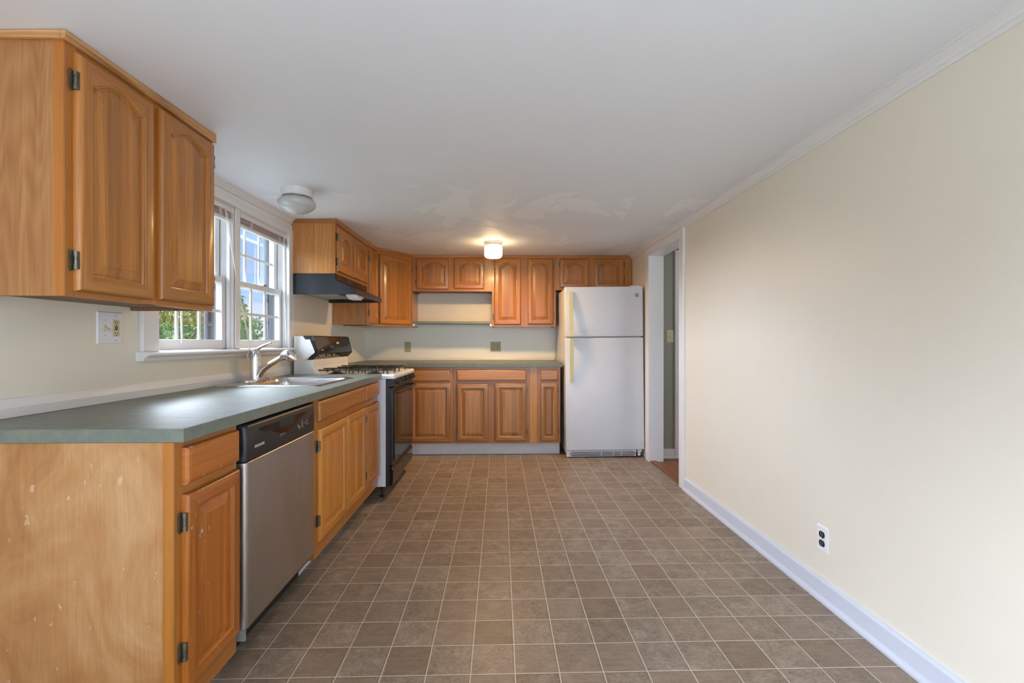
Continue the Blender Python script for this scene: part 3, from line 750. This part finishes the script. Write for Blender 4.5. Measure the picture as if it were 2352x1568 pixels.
make_door(FB, .406, .586, .148, .728, 'oak_brown', t, hinges=(.66, .245), hside='r', fw=.045)

# ------------------------------------------------------------------ worktops
SX0, SX1, SY0, SY1 = -1.40, -.972, 2.50, 2.985      # sink bowl opening
b = MB(); z0, z1 = .873, .910
O = [(XL+.001, 1.277), (-.858, 1.277), (-.858, 3.388), (XL+.001, 3.388)]; I = [(SX0-.01, SY0-.01), (SX1+.01, SY0-.01), (SX1+.01, SY1+.01), (SX0-.01, SY1+.01)]
b.rings([[(x, y, z0) for x, y in O], [(x, y, z1) for x, y in O], [(x, y, z1) for x, y in I], [(x, y, z0) for x, y in I]], wrap=True)
o = b.build('worktop', M['laminate'], bevel=.0012, seg=1); tag(o, 'long green laminate worktop on the left run, holding the sink', 'worktop')
b = MB(); P = [(XL+.009, YB-.009), (XL+.009, 4.20), (-.93, 4.20), (-.93, 4.636), (.628, 4.636), (.628, YB-.009)]
b.prism([(x, y, .889) for x, y in P], [(x, y, .931) for x, y in P])
o = b.build('worktop', M['laminate'], bevel=.0012, seg=1); tag(o, 'green laminate worktop along the back wall beside the refrigerator', 'worktop')
# shelf under the short back cabinet
t = thing('wall_shelf', 'thin green laminate shelf spanning the gap between the back wall cabinets', 'shelf', (-.5, 5.14, 1.335))
b = MB(); b.box(-.934, -.086, 4.974, YB-.001, 1.338, 1.362); b.build('board', M['laminate'], t)
b = MB(); b.box(-.93, -.09, YB-.024, YB-.002, 1.306, 1.338); b.box(-.932, -.912, 4.98, YB-.03, 1.312, 1.338); b.box(-.108, -.088, 4.98, YB-.03, 1.312, 1.338); b.build('cleat', M['wall_panel'], t)

# ------------------------------------------------------------------ sink and faucet
def rrect(x0, x1, y0, y1, r, z, n=6):
    P = []
    for cx, cy, a0 in ((x1-r, y1-r, 0), (x0+r, y1-r, PI/2), (x0+r, y0+r, PI), (x1-r, y0+r, 1.5*PI)):
        for k in range(n+1): a = a0+PI/2*k/n; P.append((cx+r*math.cos(a), cy+r*math.sin(a), z))
    return P
t = thing('kitchen_sink', 'stainless steel single bowl sink set into the left worktop', 'sink', (-1.2, 2.75, .9))
b = MB(); ox0, ox1, oy0, oy1 = -1.492, -.945, 2.440, 3.045
R = [rrect(ox0, ox1, oy0, oy1, .03, .9108), rrect(ox0, ox1, oy0, oy1, .03, .9125), rrect(ox0+.006, ox1-.006, oy0+.006, oy1-.006, .028, .9165), rrect(SX0-.006, SX1+.006, SY0-.006, SY1+.006, .07, .9165),
     rrect(SX0, SX1, SY0, SY1, .066, .912), rrect(SX0+.006, SX1-.006, SY0+.006, SY1-.006, .062, .885), rrect(SX0+.014, SX1-.014, SY0+.014, SY1-.014, .058, .77), rrect(SX0+.03, SX1-.03, SY0+.03, SY1-.03, .05, .742), rrect(-1.23, -1.15, 2.70, 2.78, .035, .736)]
b.rings(R, cap0=False); b.build('basin', M['sink'], t, smooth=45, recalc=False)
b = MB(); b.lathe((-1.19, 2.74, .7362), [(.045, 0), (.045, .004), (.036, .004), (.034, -.002), (.004, -.002)], 24); b.build('drain', M['chrome'], t, smooth=40)
t = thing('faucet', 'chrome pull-out faucet with lever on the back rim of the sink', 'faucet', (-1.452, 2.785, .9165)); fx, fy = -1.452, 2.785
b = MB(); b.rings([rrect(fx-.034, fx+.034, fy-.12, fy+.12, .033, .9168), rrect(fx-.034, fx+.034, fy-.12, fy+.12, .033, .921), rrect(fx-.029, fx+.029, fy-.115, fy+.115, .028, .925)]); b.build('base_plate', M['chrome'], t, smooth=40)
b = MB(); b.lathe((fx, fy, .925), [(.030, 0), (.030, .004), (.0285, .01), (.0285, .112), (.0275, .113), (.0275, .117), (.0295, .118), (.0295, .128), (.028, .145), (.022, .165), (.012, .178), (.003, .182)], 28); b.build('body', M['chrome'], t, smooth=35)
b = MB(); b.tube([(fx+.004, fy, 1.095), (fx+.03, fy, 1.112), (fx+.065, fy+.004, 1.130), (fx+.092, fy+.006, 1.140)], [.010, .0075, .0075, .006], 12); b.build('lever', M['chrome'], t, smooth=40)
b = MB(); b.tube([(fx+.012, fy, .935), (fx+.028, fy, .962), (fx+.052, fy, .988), (fx+.082, fy, 1.008), (fx+.145, fy+.002, 1.045), (fx+.178, fy+.003, 1.064)], [.022, .0215, .020, .0175, .0165, .0165], 16); b.build('spout', M['chrome'], t, smooth=40)
b = MB(); b.tube([(fx+.150, fy+.003, 1.048), (fx+.158, fy+.003, 1.053), (fx+.172, fy+.003, 1.061), (fx+.188, fy+.003, 1.066), (fx+.203, fy+.003, 1.063), (fx+.214, fy+.003, 1.052), (fx+.219, fy+.003, 1.038), (fx+.2195, fy+.003, 1.034)], [.017, .022, .0295, .033, .034, .032, .028, .023], 24); b.build('spray_head', M['chrome'], t, smooth=40)
t = thing('plastic_tie', 'small yellow plastic tie with frayed white end on the sink rim beside the faucet', 'tie', (-1.40, 2.83, .917))
b = MB(); b.tube([(-1.405, 2.815, .930), (-1.385, 2.80, .927), (-1.37, 2.79, .922)], .0042, 8); b.build('strap', M['yellow_tie'], t, smooth=40)
b = MB(); b.tube([(-1.37, 2.79, .922), (-1.35, 2.77, .918), (-1.335, 2.76, .9185)], .0016, 6); b.tube([(-1.335, 2.76, .9185), (-1.32, 2.762, .9185)], .0016, 6); b.tube([(-1.335, 2.76, .9185), (-1.328, 2.745, .9185)], .0016, 6); b.build('string', M['cord'], t)

# ------------------------------------------------------------------ dishwasher
t = thing('dishwasher', 'stainless dishwasher with black control panel under the left worktop', 'dishwasher', (-1.15, 1.9, 0))
DX = -.867; dy0, dy1 = 1.604, 2.190
b = MB(); b.box(-1.47, -.905, 1.582, 2.216, .11, .866); b.build('tub', M['black_satin'], t, bevel=.003)
b = MB(); pr = [(-.903, 0), (DX-.016, 0), (DX-.006, .003), (DX-.001, .010), (DX, .020)]
prof = [(x, dy0+y) for x, y in pr]+[(x, dy1-y) for x, y in reversed(pr)]
b.prism([(x, y, .160) for x, y in prof], [(x, y, .730) for x, y in prof]); b.build('door', M['stainless'], t, bevel=.0015, seg=1, smooth=30)
b = MB(); Rr = []
for z, dx in ((.733, 0), (.74, .002), (.80, .003), (.848, 0), (.858, -.006), (.862, -.016)):
    Rr.append([(x+(dx if x > -.9 else 0), y, z) for x, y in prof])
b.rings(Rr); cp = b.build('control_panel', M['black_satin'], t, smooth=40)
b = MB(); xs = DX+.0035
hh = [(1.69+.40*k/16, .8035+.022*math.cos(PI*k/16*2)) for k in range(17)]
b.prism([(xs-.001, y, z) for y, z in hh]+[(xs-.001, 2.09, .838), (xs-.001, 1.69, .838)], [(xs+.0006, y, z) for y, z in hh]+[(xs+.0006, 2.09, .838), (xs+.0006, 1.69, .838)]); b.build('handle_recess', M['black_gloss'], cp)
b = MB(); b.prism([(xs-.002, y, z) for y, z in ((1.83, .838), (1.84, .812), (1.86, .806), (1.94, .806), (1.96, .812), (1.97, .838))], [(xs+.0014, y, z) for y, z in ((1.83, .838), (1.84, .812), (1.86, .806), (1.94, .806), (1.96, .812), (1.97, .838))]); b.build('latch_pocket', M['dark'], cp)
b = MB()
for k in range(4): b.box(xs, xs+.0016, 1.705+.008*k, 1.825, .812+.007*k, .8145+.007*k)
b.build('vent', M['dark'], cp)
b = MB()
for y, z in ((1.845, .778), (1.862, .780), (1.879, .782), (2.0, .786), (2.014, .780), (2.014, .774), (2.042, .796), (2.042, .786), (2.042, .776), (2.072, .788), (2.092, .794), (2.096, .780)):
    b = MB(); b.box(xs-.002, xs+.0006, y, y+.009, z, z+.0022); b.box(xs-.002, xs+.0006, y+.003, y+.007, z-.005, z-.0035); b.build('button_mark', M['lettering'], cp)
cv = bpy.data.curves.new('brand_lettering', 'FONT'); cv.body = 'FRIGIDAIRE'; cv.size = .0135; cv.extrude = .0004; cv.materials.append(M['lettering'])
o = bpy.data.objects.new('brand_lettering', cv); COL.objects.link(o); o.location = (xs+.0003, 1.652, .772); o.rotation_euler = (PI/2, 0, PI/2)
bpy.context.view_layer.update(); me = bpy.data.meshes.new_from_object(o.evaluated_get(bpy.context.evaluated_depsgraph_get()))
q = bpy.data.objects.new('lettering', me); COL.objects.link(q); q.location = o.location; q.rotation_euler = o.rotation_euler; adopt(q, cp); bpy.data.objects.remove(o)
b = MB(); b.box(-1.0, -.984, 1.662, 2.288, .004, .102); b.box(-1.35, -1.0, 1.62, 2.20, .004, .10); b.build('toe_panel', M['black_satin'], t)
b = MB(); b.box(-.984, -.875, 1.61, 1.618, .118, .158); b.box(-.904, -.901, 1.590, 1.598, .16, .86); b.build('side_seal', M['gray_label'], t)

# ------------------------------------------------------------------ gas range
t = thing('gas_range', 'white and black gas range between the left worktop and the back corner', 'range', (-1.15, 3.79, 0))
ry0, ry1 = 3.402, 4.165
b = MB(); b.box(-1.495, -.834, ry0, ry1, .085, .872); b.build('body', M['appliance'], t, bevel=.003)
for x in (-1.44, -.87):
    for y in (ry0+.04, ry1-.04): b = MB(); b.lathe((x, y, 0), [(.018, 0), (.018, .012), (.008, .014), (.008, .086)], 12); b.build('foot', M['black'], t)
b = MB(); b.rings([rrect(-1.44, -.770, ry0-.001, ry1+.001, .012, .873), rrect(-1.44, -.766, ry0-.003, ry1+.003, .014, .880), rrect(-1.44, -.766, ry0-.003, ry1+.003, .014, .897), rrect(-1.43, -.776, ry0+.007, ry1-.007, .014, .906), rrect(-1.41, -.80, ry0+.03, ry1-.03, .02, .906), rrect(-1.405, -.806, ry0+.036, ry1-.036, .02, .900)])
ct = b.build('cooktop', M['cooktop'], t, smooth=35)
# backguard
b = MB(); pf = [(-1.497, .90), (-1.497, 1.186), (-1.358, 1.186), (-1.358, .965), (-1.352, .942), (-1.338, .925), (-1.31, .906), (-1.31, .90)]
b.prism([(x, ry0, z) for x, z in pf], [(x, ry1, z) for x, z in pf]); b.build('backguard', M['cooktop'], t, bevel=.003)
b = MB(); pf = [(-1.432, 1.189), (-1.358, 1.190), (-1.350, 1.184), (-1.317, 1.060), (-1.320, 1.052), (-1.357, 1.014), (-1.402, 1.012), (-1.357, 1.060)]
b.prism([(x, ry0-.004, z) for x, z in pf], [(x, ry1+.004, z) for x, z in pf]); cb_ = b.build('control_console', M['black_gloss'], t, bevel=.003)
b = MB(); pw = [(-1.432, 1.162), (-1.380, 1.162), (-1.344, 1.072), (-1.350, 1.060), (-1.432, 1.010)]
b.prism([(x, ry0-.006, z) for x, z in pw], [(x, ry0-.0035, z) for x, z in pw]); b.build('end_cap', M['cooktop'], cb_)
def on_console(y, z): return -1.350+(1.184-z)*(.033/.124)+.0008
b = MB()
for (a, c, d, e) in ((3.80, 3.90, 1.122, 1.150),):
    b.hexa([(on_console(a, d)-.002, a, d), (on_console(a, d), a, d), (on_console(a, d), c, d), (on_console(a, d)-.002, c, d), (on_console(a, e)-.002, a, e), (on_console(a, e), a, e), (on_console(a, e), c, e), (on_console(a, e)-.002, c, e)])
b.build('clock', M['dark'], cb_)
b = MB()
for k in range(4):
    y = 3.825+.013*k
    b.hexa([(on_console(y, 1.128), y, 1.128), (on_console(y, 1.128)+.0008, y, 1.128), (on_console(y, 1.128)+.0008, y+.007, 1.128), (on_console(y, 1.128), y+.007, 1.128), (on_console(y, 1.142), y, 1.142), (on_console(y, 1.142)+.0008, y, 1.142), (on_console(y, 1.142)+.0008, y+.007, 1.142), (on_console(y, 1.142), y+.007, 1.142)])
b.build('clock_digits', M['led'], cb_)
b = MB(); y = 3.47; b.hexa([(on_console(y, 1.078), y, 1.078), (on_console(y, 1.078)+.001, y, 1.078), (on_console(y, 1.078)+.001, y+.035, 1.078), (on_console(y, 1.078), y+.035, 1.078), (on_console(y, 1.088), y, 1.088), (on_console(y, 1.088)+.001, y, 1.088), (on_console(y, 1.088)+.001, y+.035, 1.088), (on_console(y, 1.088), y+.035, 1.088)]); b.build('maker_badge', M['gray_label'], cb_)
# front control strip with knobs
b = MB(); pf = [(-.834, .818), (-.834, .871), (-.790, .871), (-.784, .866), (-.764, .822), (-.768, .815)]
b.prism([(x, ry0+.001, z) for x, z in pf], [(x, ry1-.001, z) for x, z in pf]); cs = b.build('control_strip', M['black'], t, bevel=.002)
nx, nz = .044/.0483, .020/.0483
for k, y in enumerate((3.50, 3.60, 3.785, 3.97, 4.07)):
    b = MB(); c = Vector((-.774, y, .844)); ax = Vector((nx, 0, nz)); u = Vector((0, 1, 0)); v = ax.cross(u)
    R = [[c+ax*h+(u*math.cos(2*PI*i/20)+v*math.sin(2*PI*i/20))*r for i in range(20)] for r, h in ((.021, 0), (.021, .004), (.017, .006), (.015, .024), (.012, .026))]
    b.rings(R); q = [c+ax*.012+u*a+v*d for a, d in ((-.004, -.018), (.004, -.018), (.004, .018), (-.004, .018))]; b.prism(q, [p+ax*.018 for p in q]); b.build('knob', M['black_satin'], cs, smooth=35)
# oven door
b = MB(); b.box(-.832, -.786, ry0+.006, ry1-.006, .235, .806); od = b.build('oven_door', M['black'], t, bevel=.004)
b = MB(); b.box(-.787, -.779, ry0+.05, ry1-.02, .262, .765); b.build('oven_window', M['black_gloss'], od, bevel=.002)
b = MB(); b.tube([(-.786, ry0+.04, .772), (-.752, ry0+.042, .772), (-.744, ry0+.06, .772), (-.744, ry1-.06, .772), (-.752, ry1-.042, .772), (-.786, ry1-.04, .772)], .010, 10); b.build('handle', M['black_satin'], od, smooth=40)
b = MB(); b.prism([(-.832, ry0+.006, z) if x == 0 else (x, ry0+.006, z) for x, z in ((0, .09), (-.800, .09), (-.784, .10), (-.780, .205), (-.790, .228), (0, .228))], [(-.832, ry1-.006, z) if x == 0 else (x, ry1-.006, z) for x, z in ((0, .09), (-.800, .09), (-.784, .10), (-.780, .205), (-.790, .228), (0, .228))]); b.build('drawer', M['black_gloss'], t, bevel=.003)
b = MB(); b.box(-.833, -.806, ry0+.001, ry0+.006, .09, .81); b.build('side_gasket', M['black_satin'], t)
# burners and grates
for cx in (-1.25, -.965):
    for cy in (3.585, 3.985):
        b = MB(); b.lathe((cx, cy, .900), [(.062, 0), (.062, .003), (.045, .004), (.040, .012), (.028, .013), (.026, .019), (.004, .020)], 24); b.build('burner', M['iron'], ct, smooth=40)
        g = MB(); s = .128; sy = .115; zt_ = .934
        g.tube([(cx-s, cy-sy, zt_), (cx+s, cy-sy, zt_), (cx+s, cy+sy, zt_), (cx-s, cy+sy, zt_)], .0048, 8, closed=True)
        for sx_, sy_ in ((-1, -1), (1, -1), (1, 1), (-1, 1)):
            g.tube([(cx+sx_*s, cy+sy_*sy, .901), (cx+sx_*s, cy+sy_*sy, zt_+.001)], .0048, 8)
        for k in range(4):
            a = PI/2*k; dx, dy = math.cos(a), math.sin(a)
            g.tube([(cx+dx*s, cy+dy*sy, zt_), (cx+dx*s*.8, cy+dy*sy*.8, zt_+.006), (cx+dx*.03, cy+dy*.03, zt_+.006)], .0045, 8)
            g.tube([(cx+dx*s*.55-dy*0, cy+dy*sy*.55, .901), (cx+dx*s*.55, cy+dy*sy*.55, zt_+.004)], .004, 8)
        g.build('burner_grate', M['iron'], ct, smooth=40)

# ------------------------------------------------------------------ range hood
t = thing('range_hood', 'black range hood hanging under the short cabinet above the gas range', 'hood', (-1.3, 3.8, 1.49))
hy0, hy1 = 3.418, 4.180
pf = [(XL+.003, 1.492), (XL+.003, 1.6435), (-1.203, 1.6435), (-1.203, 1.600), (-1.064, 1.534), (-1.060, 1.528), (-1.060, 1.494)]
b = MB(); b.prism([(x, hy0, z) for x, z in pf], [(x, hy0+.012, z) for x, z in pf]); b.prism([(x, hy1-.012, z) for x, z in pf], [(x, hy1, z) for x, z in pf])
pt = [(XL+.003, 1.512), (XL+.003, 1.6435), (-1.203, 1.6435), (-1.203, 1.600), (-1.064, 1.534), (-1.060, 1.528), (-1.060, 1.494), (-1.072, 1.494), (-1.074, 1.512)]
b.prism([(x, hy0+.012, z) for x, z in pt], [(x, hy1-.012, z) for x, z in pt]); hb = b.build('shell', M['hood'], t, bevel=.0015, seg=1)
b = MB(); b.box(-1.2035, -1.2005, hy0+.01, hy1-.005, 1.602, 1.642); b.build('control_face', M['black_gloss'], t)
b = MB()
for k in range(7): b.box(-1.2006, -1.1992, 3.66+.02*k, 3.675+.02*k, 1.612, 1.632)
for k in range(2): b.box(-1.2006, -1.196, 3.86+.06*k, 3.90+.06*k, 1.614, 1.630)
b.build('switches', M['dark'], t)
b = MB(); b.box(-1.45, -1.21, 3.50, 3.86, 1.502, 1.511)
for k in range(20): y = 3.508+.018*k; b.box(-1.445, -1.215, y, y+.009, 1.496, 1.502)
b.build('grease_filter', M['mesh_filter'], t)
b = MB(); b.rings([rrect(-1.185, -1.085, 3.56, 3.76, .03, 1.511), rrect(-1.185, -1.085, 3.56, 3.76, .03, 1.500), rrect(-1.17, -1.10, 3.59, 3.73, .025, 1.474)]); b.build('lamp_lens', M['lens'], t, smooth=40)

# ------------------------------------------------------------------ refrigerator
t = thing('refrigerator', 'white top freezer refrigerator standing beside the doorway', 'refrigerator', (1.05, 4.9, 0))
fx0, fx1, fy0 = .655, 1.430, 4.53
b = MB(); b.box(fx0+.004, fx1-.004, fy0+.066, 5.24, .03, 1.672); fb = b.build('cabinet', M['appliance'], t, bevel=.006)
def fdoor(name, z0, z1):
    b = MB(); b.box(fx0, fx1, fy0, fy0+.052, z0, z1); d = b.build(name, M['appliance'], t, bevel=.009, seg=3, smooth=30)
    b = MB(); b.box(fx0+.008, fx1-.008, fy0+.052, fy0+.066, z0+.008, z1-.008); b.build('gasket', M['gray_label'], d); return d
fz = fdoor('freezer_door', 1.192, 1.684); fr = fdoor('fresh_food_door', .072, 1.180)
def fhandle(parent, z0, z1, up):
    b = MB(); N = 14; R = []
    for k in range(N+1):
        s = k/N; z = z0+(z1-z0)*s; q = s if up else 1-s
        x = fx0+.042+.008*q*0; n = .012+.036*math.sin(min(1, (1-q)*1.15+.0)*PI*.5) if True else 0
        n = .010+.040*(1-q)**.8
        R.append([(x, fy0-n, z), (x+.036, fy0-n, z), (x+.036, fy0-max(0, n-.014), z), (x, fy0-max(0, n-.014), z)])
    b.rings(R); b.box(fx0+.042, fx0+.078, fy0-.012, fy0+.002, *( (z1-.03, z1) if up else (z0, z0+.03)))
    b.box(fx0+.044, fx0+.076, fy0-.045, fy0+.002, *((z0, z0+.035) if up else (z1-.035, z1)))
    b.build('handle', M['handle_cream'], parent, smooth=30)
fhandle(fz, 1.196, 1.636, True); fhandle(fr, .742, 1.178, False)
b = MB(); b.box(1.352, 1.388, fy0-.002, fy0+.001, 1.580, 1.616); b.build('maker_badge', M['gray_label'], fz)
b = MB(); b.box(fx0+.004, 1.352, fy0+.018, fy0+.03, .006, .068); gr = b.build('base_grille', M['appliance'], t, bevel=.006)
b = MB(); n = 10; P = []
for c, a0 in ((1.318, -PI/2), (.716, PI/2)):
    for k in range(n+1): a = a0+PI*k/n; P.append((c+.024*math.cos(a), .036+.021*math.sin(a)))
b.prism([(x, fy0+.0165, z) for x, z in P], [(x, fy0+.0185, z) for x, z in P]); b.build('vent_opening', M['dark'], gr)
b = MB()
for k in range(4): z = .0235+.009*k; b.box(.70, 1.335, fy0+.014, fy0+.017, z, z+.003)
for x in (.70, 1.0, 1.12, 1.20): b.box(x, x+.005, fy0+.0145, fy0+.017, .018, .054)
b.build('vent_bars', M['appliance'], gr)
b = MB(); b.box(1.365, 1.405, fy0+.012, fy0+.05, .052, .070); b.box(1.372, 1.398, fy0+.03, fy0+.06, .006, .054); b.build('bottom_hinge', M['appliance'], t)
for x in (fx0+.05, fx1-.05):
    for y in (fy0+.12, 5.16): b = MB(); b.lathe((x, y, 0), [(.02, 0), (.02, .012), (.01, .014), (.01, .034)], 12); b.build('foot', M['black_satin'], t)
b = MB(); b.box(fx1-.12, fx1-.02, fy0+.01, fy0+.12, 1.680, 1.692); b.build('top_hinge', M['appliance'], t, bevel=.003)
t.rotation_euler = (0, math.radians(-.62), 0); t.location.z += .004

# ------------------------------------------------------------------ ceiling lamps
lx, ly = -.06, 4.30; lz = ceil_z(lx, ly)
t = thing('ceiling_lamp', 'lit white glass drum ceiling lamp in front of the back wall cabinets', 'ceiling lamp', (lx, ly, lz))
b = MB(); b.lathe((lx, ly, lz-.001), [(.088, 0), (.088, -.006), (.080, -.012), (.078, -.034), (.070, -.036)], 40); b.build('collar', M['fixture'], t, smooth=40)
b = MB(); b.lathe((lx, ly, lz), [(.072, -.036), (.081, -.042), (.083, -.055), (.083, -.118), (.078, -.134), (.066, -.143), (.03, -.147), (.002, -.148)], 40); b.build('glass_shade', M['lamp_glass'], t, smooth=60)
lamp('bulb', 'AREA', (lx, ly, lz-.152), (0, 0, 0), 8.5, (1.0, .62, .27), shape='DISK', size=.13)
lx, ly = -1.185, 2.735; lz = ceil_z(lx, ly)
t = thing('ceiling_lamp', 'unlit frosted mushroom ceiling lamp above the sink and windows', 'ceiling lamp', (lx, ly, lz))
b = MB(); b.lathe((lx, ly, lz-.001), [(.088, 0), (.088, -.004), (.084, -.010), (.084, -.042), (.078, -.044)], 40); b.build('collar', M['fixture'], t, smooth=40)
b = MB(); b.lathe((lx, ly, lz), [(.080, -.043), (.080, -.050), (.072, -.051)], 40); b.build('ring', M['brass_ring'], t, smooth=40)
b = MB()
for k in range(3): a = 2*PI*k/3+.5; b.lathe((lx+.084*math.cos(a), ly+.084*math.sin(a), lz-.047), [(.004, -.004), (.004, .004)], 8)
b.build('thumb_screw', M['screw'], t)
b = MB(); b.lathe((lx, ly, lz), [(.076, -.050), (.092, -.058), (.103, -.072), (.104, -.084), (.094, -.102), (.072, -.120), (.046, -.132), (.018, -.138), (.002, -.139)], 40); b.build('glass_shade', M['ivory_glass'], t, smooth=60)

# ------------------------------------------------------------------ switches and outlets
def plate(F, name, label, cat, u, z, w, h, mat, devices, n=.0, group=None):
    t = thing(name, label, cat, F(u, n, z-h/2), group)
    def rect(d, nn): return [F(u-w/2+d, n+nn, z-h/2+d), F(u+w/2-d, n+nn, z-h/2+d), F(u+w/2-d, n+nn, z+h/2-d), F(u-w/2+d, n+nn, z+h/2-d)]
    b = MB(); b.rings([rect(0, .0), rect(0, .002), rect(.004, .0055)]); b.build('cover_plate', M[mat], t, bevel=.0008, seg=1)
    for kind, du, body, slot in devices:
        c = u+du
        def disc(b, uu, zz, r, n0, n1, k=14, flat=None): 
            P = [(uu+r*math.cos(2*PI*i/k), zz+(min(flat, max(-flat, r*math.sin(2*PI*i/k))) if flat else r*math.sin(2*PI*i/k))) for i in range(k)]
            b.prism([F(x, n+n0, y) for x, y in P], [F(x, n+n1, y) for x, y in P])
        if kind == 'duplex':
            for dz in (-.0195, .0195):
                b = MB(); disc(b, c, z+dz, .0172, .003, .0078, 24, .0135); rc = b.build('receptacle', M[body], t)
                b = MB(); F.box(b, c-.0072, c-.0048, n+.0078, n+.0083, z+dz-.002, z+dz+.0075); F.box(b, c+.0048, c+.0072, n+.0078, n+.0083, z+dz-.001, z+dz+.0065); disc(b, c, z+dz-.0075, .0026, .0078, .0083); b.build('slots', M[slot], rc)
            b = MB(); disc(b, c, z, .0032, .0055, .0066); b.build('screw', M['screw'], t)
        elif kind == 'gfci':
            b = MB(); F.box(b, c-.0168, c+.0168, n+.003, n+.0085, z-.0335, z+.0335); rc = b.build('receptacle', M[body], t, bevel=.001)
            b = MB()
            for dz in (-.021, .021):
                F.box(b, c-.0072, c-.005, n+.0085, n+.009, z+dz-.003, z+dz+.006); F.box(b, c+.005, c+.0072, n+.0085, n+.009, z+dz-.003, z+dz+.006); disc(b, c, z+dz-.008, .0025, .0085, .009)
            b.build('slots', M[slot], rc)
            b = MB(); F.box(b, c-.006, c+.006, n+.0085, n+.0098, z+.001, z+.0075); b.build('test_button', M['red'], rc)
            b = MB(); F.box(b, c-.006, c+.006, n+.0085, n+.0098, z-.0075, z-.001); b.build('reset_button', M['dark'], rc)
            b = MB(); disc(b, c, z+.048, .003, .0055, .0066); disc(b, c, z-.048, .003, .0055, .0066); b.build('screw', M['screw'], t)
        elif kind == 'toggle':
            b = MB(); F.box(b, c-.005, c+.005, n+.004, n+.0062, z-.012, z+.012); P = [(.006, .004), (.006, -.004), (.020, -.013), (.022, -.007)]
            b.prism([F(c-.0042, n+a, z+q) for a, q in P], [F(c+.0042, n+a, z+q) for a, q in P]); b.build('toggle', M[body], t)
            b = MB(); disc(b, c, z+.030, .003, .0055, .0066); disc(b, c, z-.030, .003, .0055, .0066); b.build('screw', M['screw'], t)
    return t
FWL = Fr((XL, 0), (0, 1), (1, 0)); FWB = Fr((0, YB-.008), (1, 0), (0, -1)); FWR = Fr((XR, 0), (0, -1), (-1, 0)); FH = Fr((0, 4.50), (1, 0), (0, -1))
plate(FWL, 'switch_plate', 'white double cover plate with toggle switch and red buttoned outlet under the near wall cabinet', 'switch plate', 1.852, 1.200, .118, .126, 'plate_white', [('toggle', -.024, 'almond', 'dark'), ('gfci', .024, 'almond', 'dark')])
plate(FWB, 'wall_outlet', 'single beige outlet on the back wall nearest the gas range', 'outlet', -1.047, 1.085, .071, .114, 'plate_beige', [('duplex', 0, 'plate_beige', 'dark')])
plate(FWB, 'wall_outlet', 'double beige outlet with red button in the middle of the back wall', 'outlet', -.047, 1.089, .118, .110, 'plate_beige', [('duplex', -.024, 'plate_beige', 'dark'), ('gfci', .024, 'plate_beige', 'dark')])
plate(FWR, 'wall_outlet', 'white outlet with black sockets low on the right wall above the baseboard', 'outlet', -2.018, .270, .072, .116, 'plate_white', [('duplex', 0, 'black_satin', 'gray_label')])
plate(FH, 'switch_plate', 'beige toggle switch on the grey hall wall seen through the doorway', 'switch plate', 1.671, 1.198, .070, .122, 'almond', [('toggle', 0, 'almond', 'dark')])

# ------------------------------------------------------------------ outdoors
b = MB(); b.box(-60, -1.9, -20, 60, -.72, -.70); struct(b.build('ground', M['grass']))
def tree(label, x, y, z, rx, rz, n, lf, size, seed, name='tree'):
    t = thing(name, label, 'tree', (x, y, -.7), 'trees outside the windows'); R = random.Random(seed)
    b = MB(); b.tube([(x, y, -.7), (x+.05, y, z*.5), (x, y+.1, z)], [.10, .08, .04], 8)
    for k in range(7):
        a = R.uniform(0, 2*PI); b.tube([(x, y, z*R.uniform(.4, .8)), (x+rx*.5*math.cos(a), y+rx*.5*math.sin(a), z+rz*R.uniform(-.3, .5)), (x+rx*.9*math.cos(a), y+rx*.9*math.sin(a), z+rz*R.uniform(-.2, .8))], [.03, .02, .008], 6)
    b.build('trunk', M['bark'], t, smooth=60)
    b = MB()
    for k in range(n):
        a, c, r = R.uniform(0, 2*PI), R.uniform(-1, 1), R.uniform(.35, 1)**.6
        s = math.sqrt(1-c*c); p = Vector((x+rx*r*s*math.cos(a), y+rx*r*s*math.sin(a), z+rz*r*c))
        q = Euler((R.uniform(0, 6), R.uniform(0, 6), R.uniform(0, 6))).to_matrix(); L_ = size*R.uniform(.6, 1.3)
        b.add([p+q@Vector(v) for v in ((-L_, 0, 0), (0, -L_*.45, .02), (L_, 0, 0), (0, L_*.45, .02))], [(0, 1, 2, 3)])
    b.build('foliage', M[lf], t, recalc=False)
tree('leafy green tree filling the left panes of the left window', -6.06, 9.0, 1.2, 1.3, 1.3, 6500, 'leaf_a', .062, 1)
tree('small yellowing tree at the right panes of the left window', -7.1, 12.0, 1.3, .7, 1.1, 2600, 'leaf_b', .07, 2)
tree('farther green tree behind the middle panes of the left window', -11.95, 18.0, 1.7, 1.4, 1.5, 4500, 'leaf_a', .11, 3)
tree('pale distant tree low in the right window', -12.2, 24.0, .9, 2.6, 1.5, 3500, 'leaf_c', .13, 4)
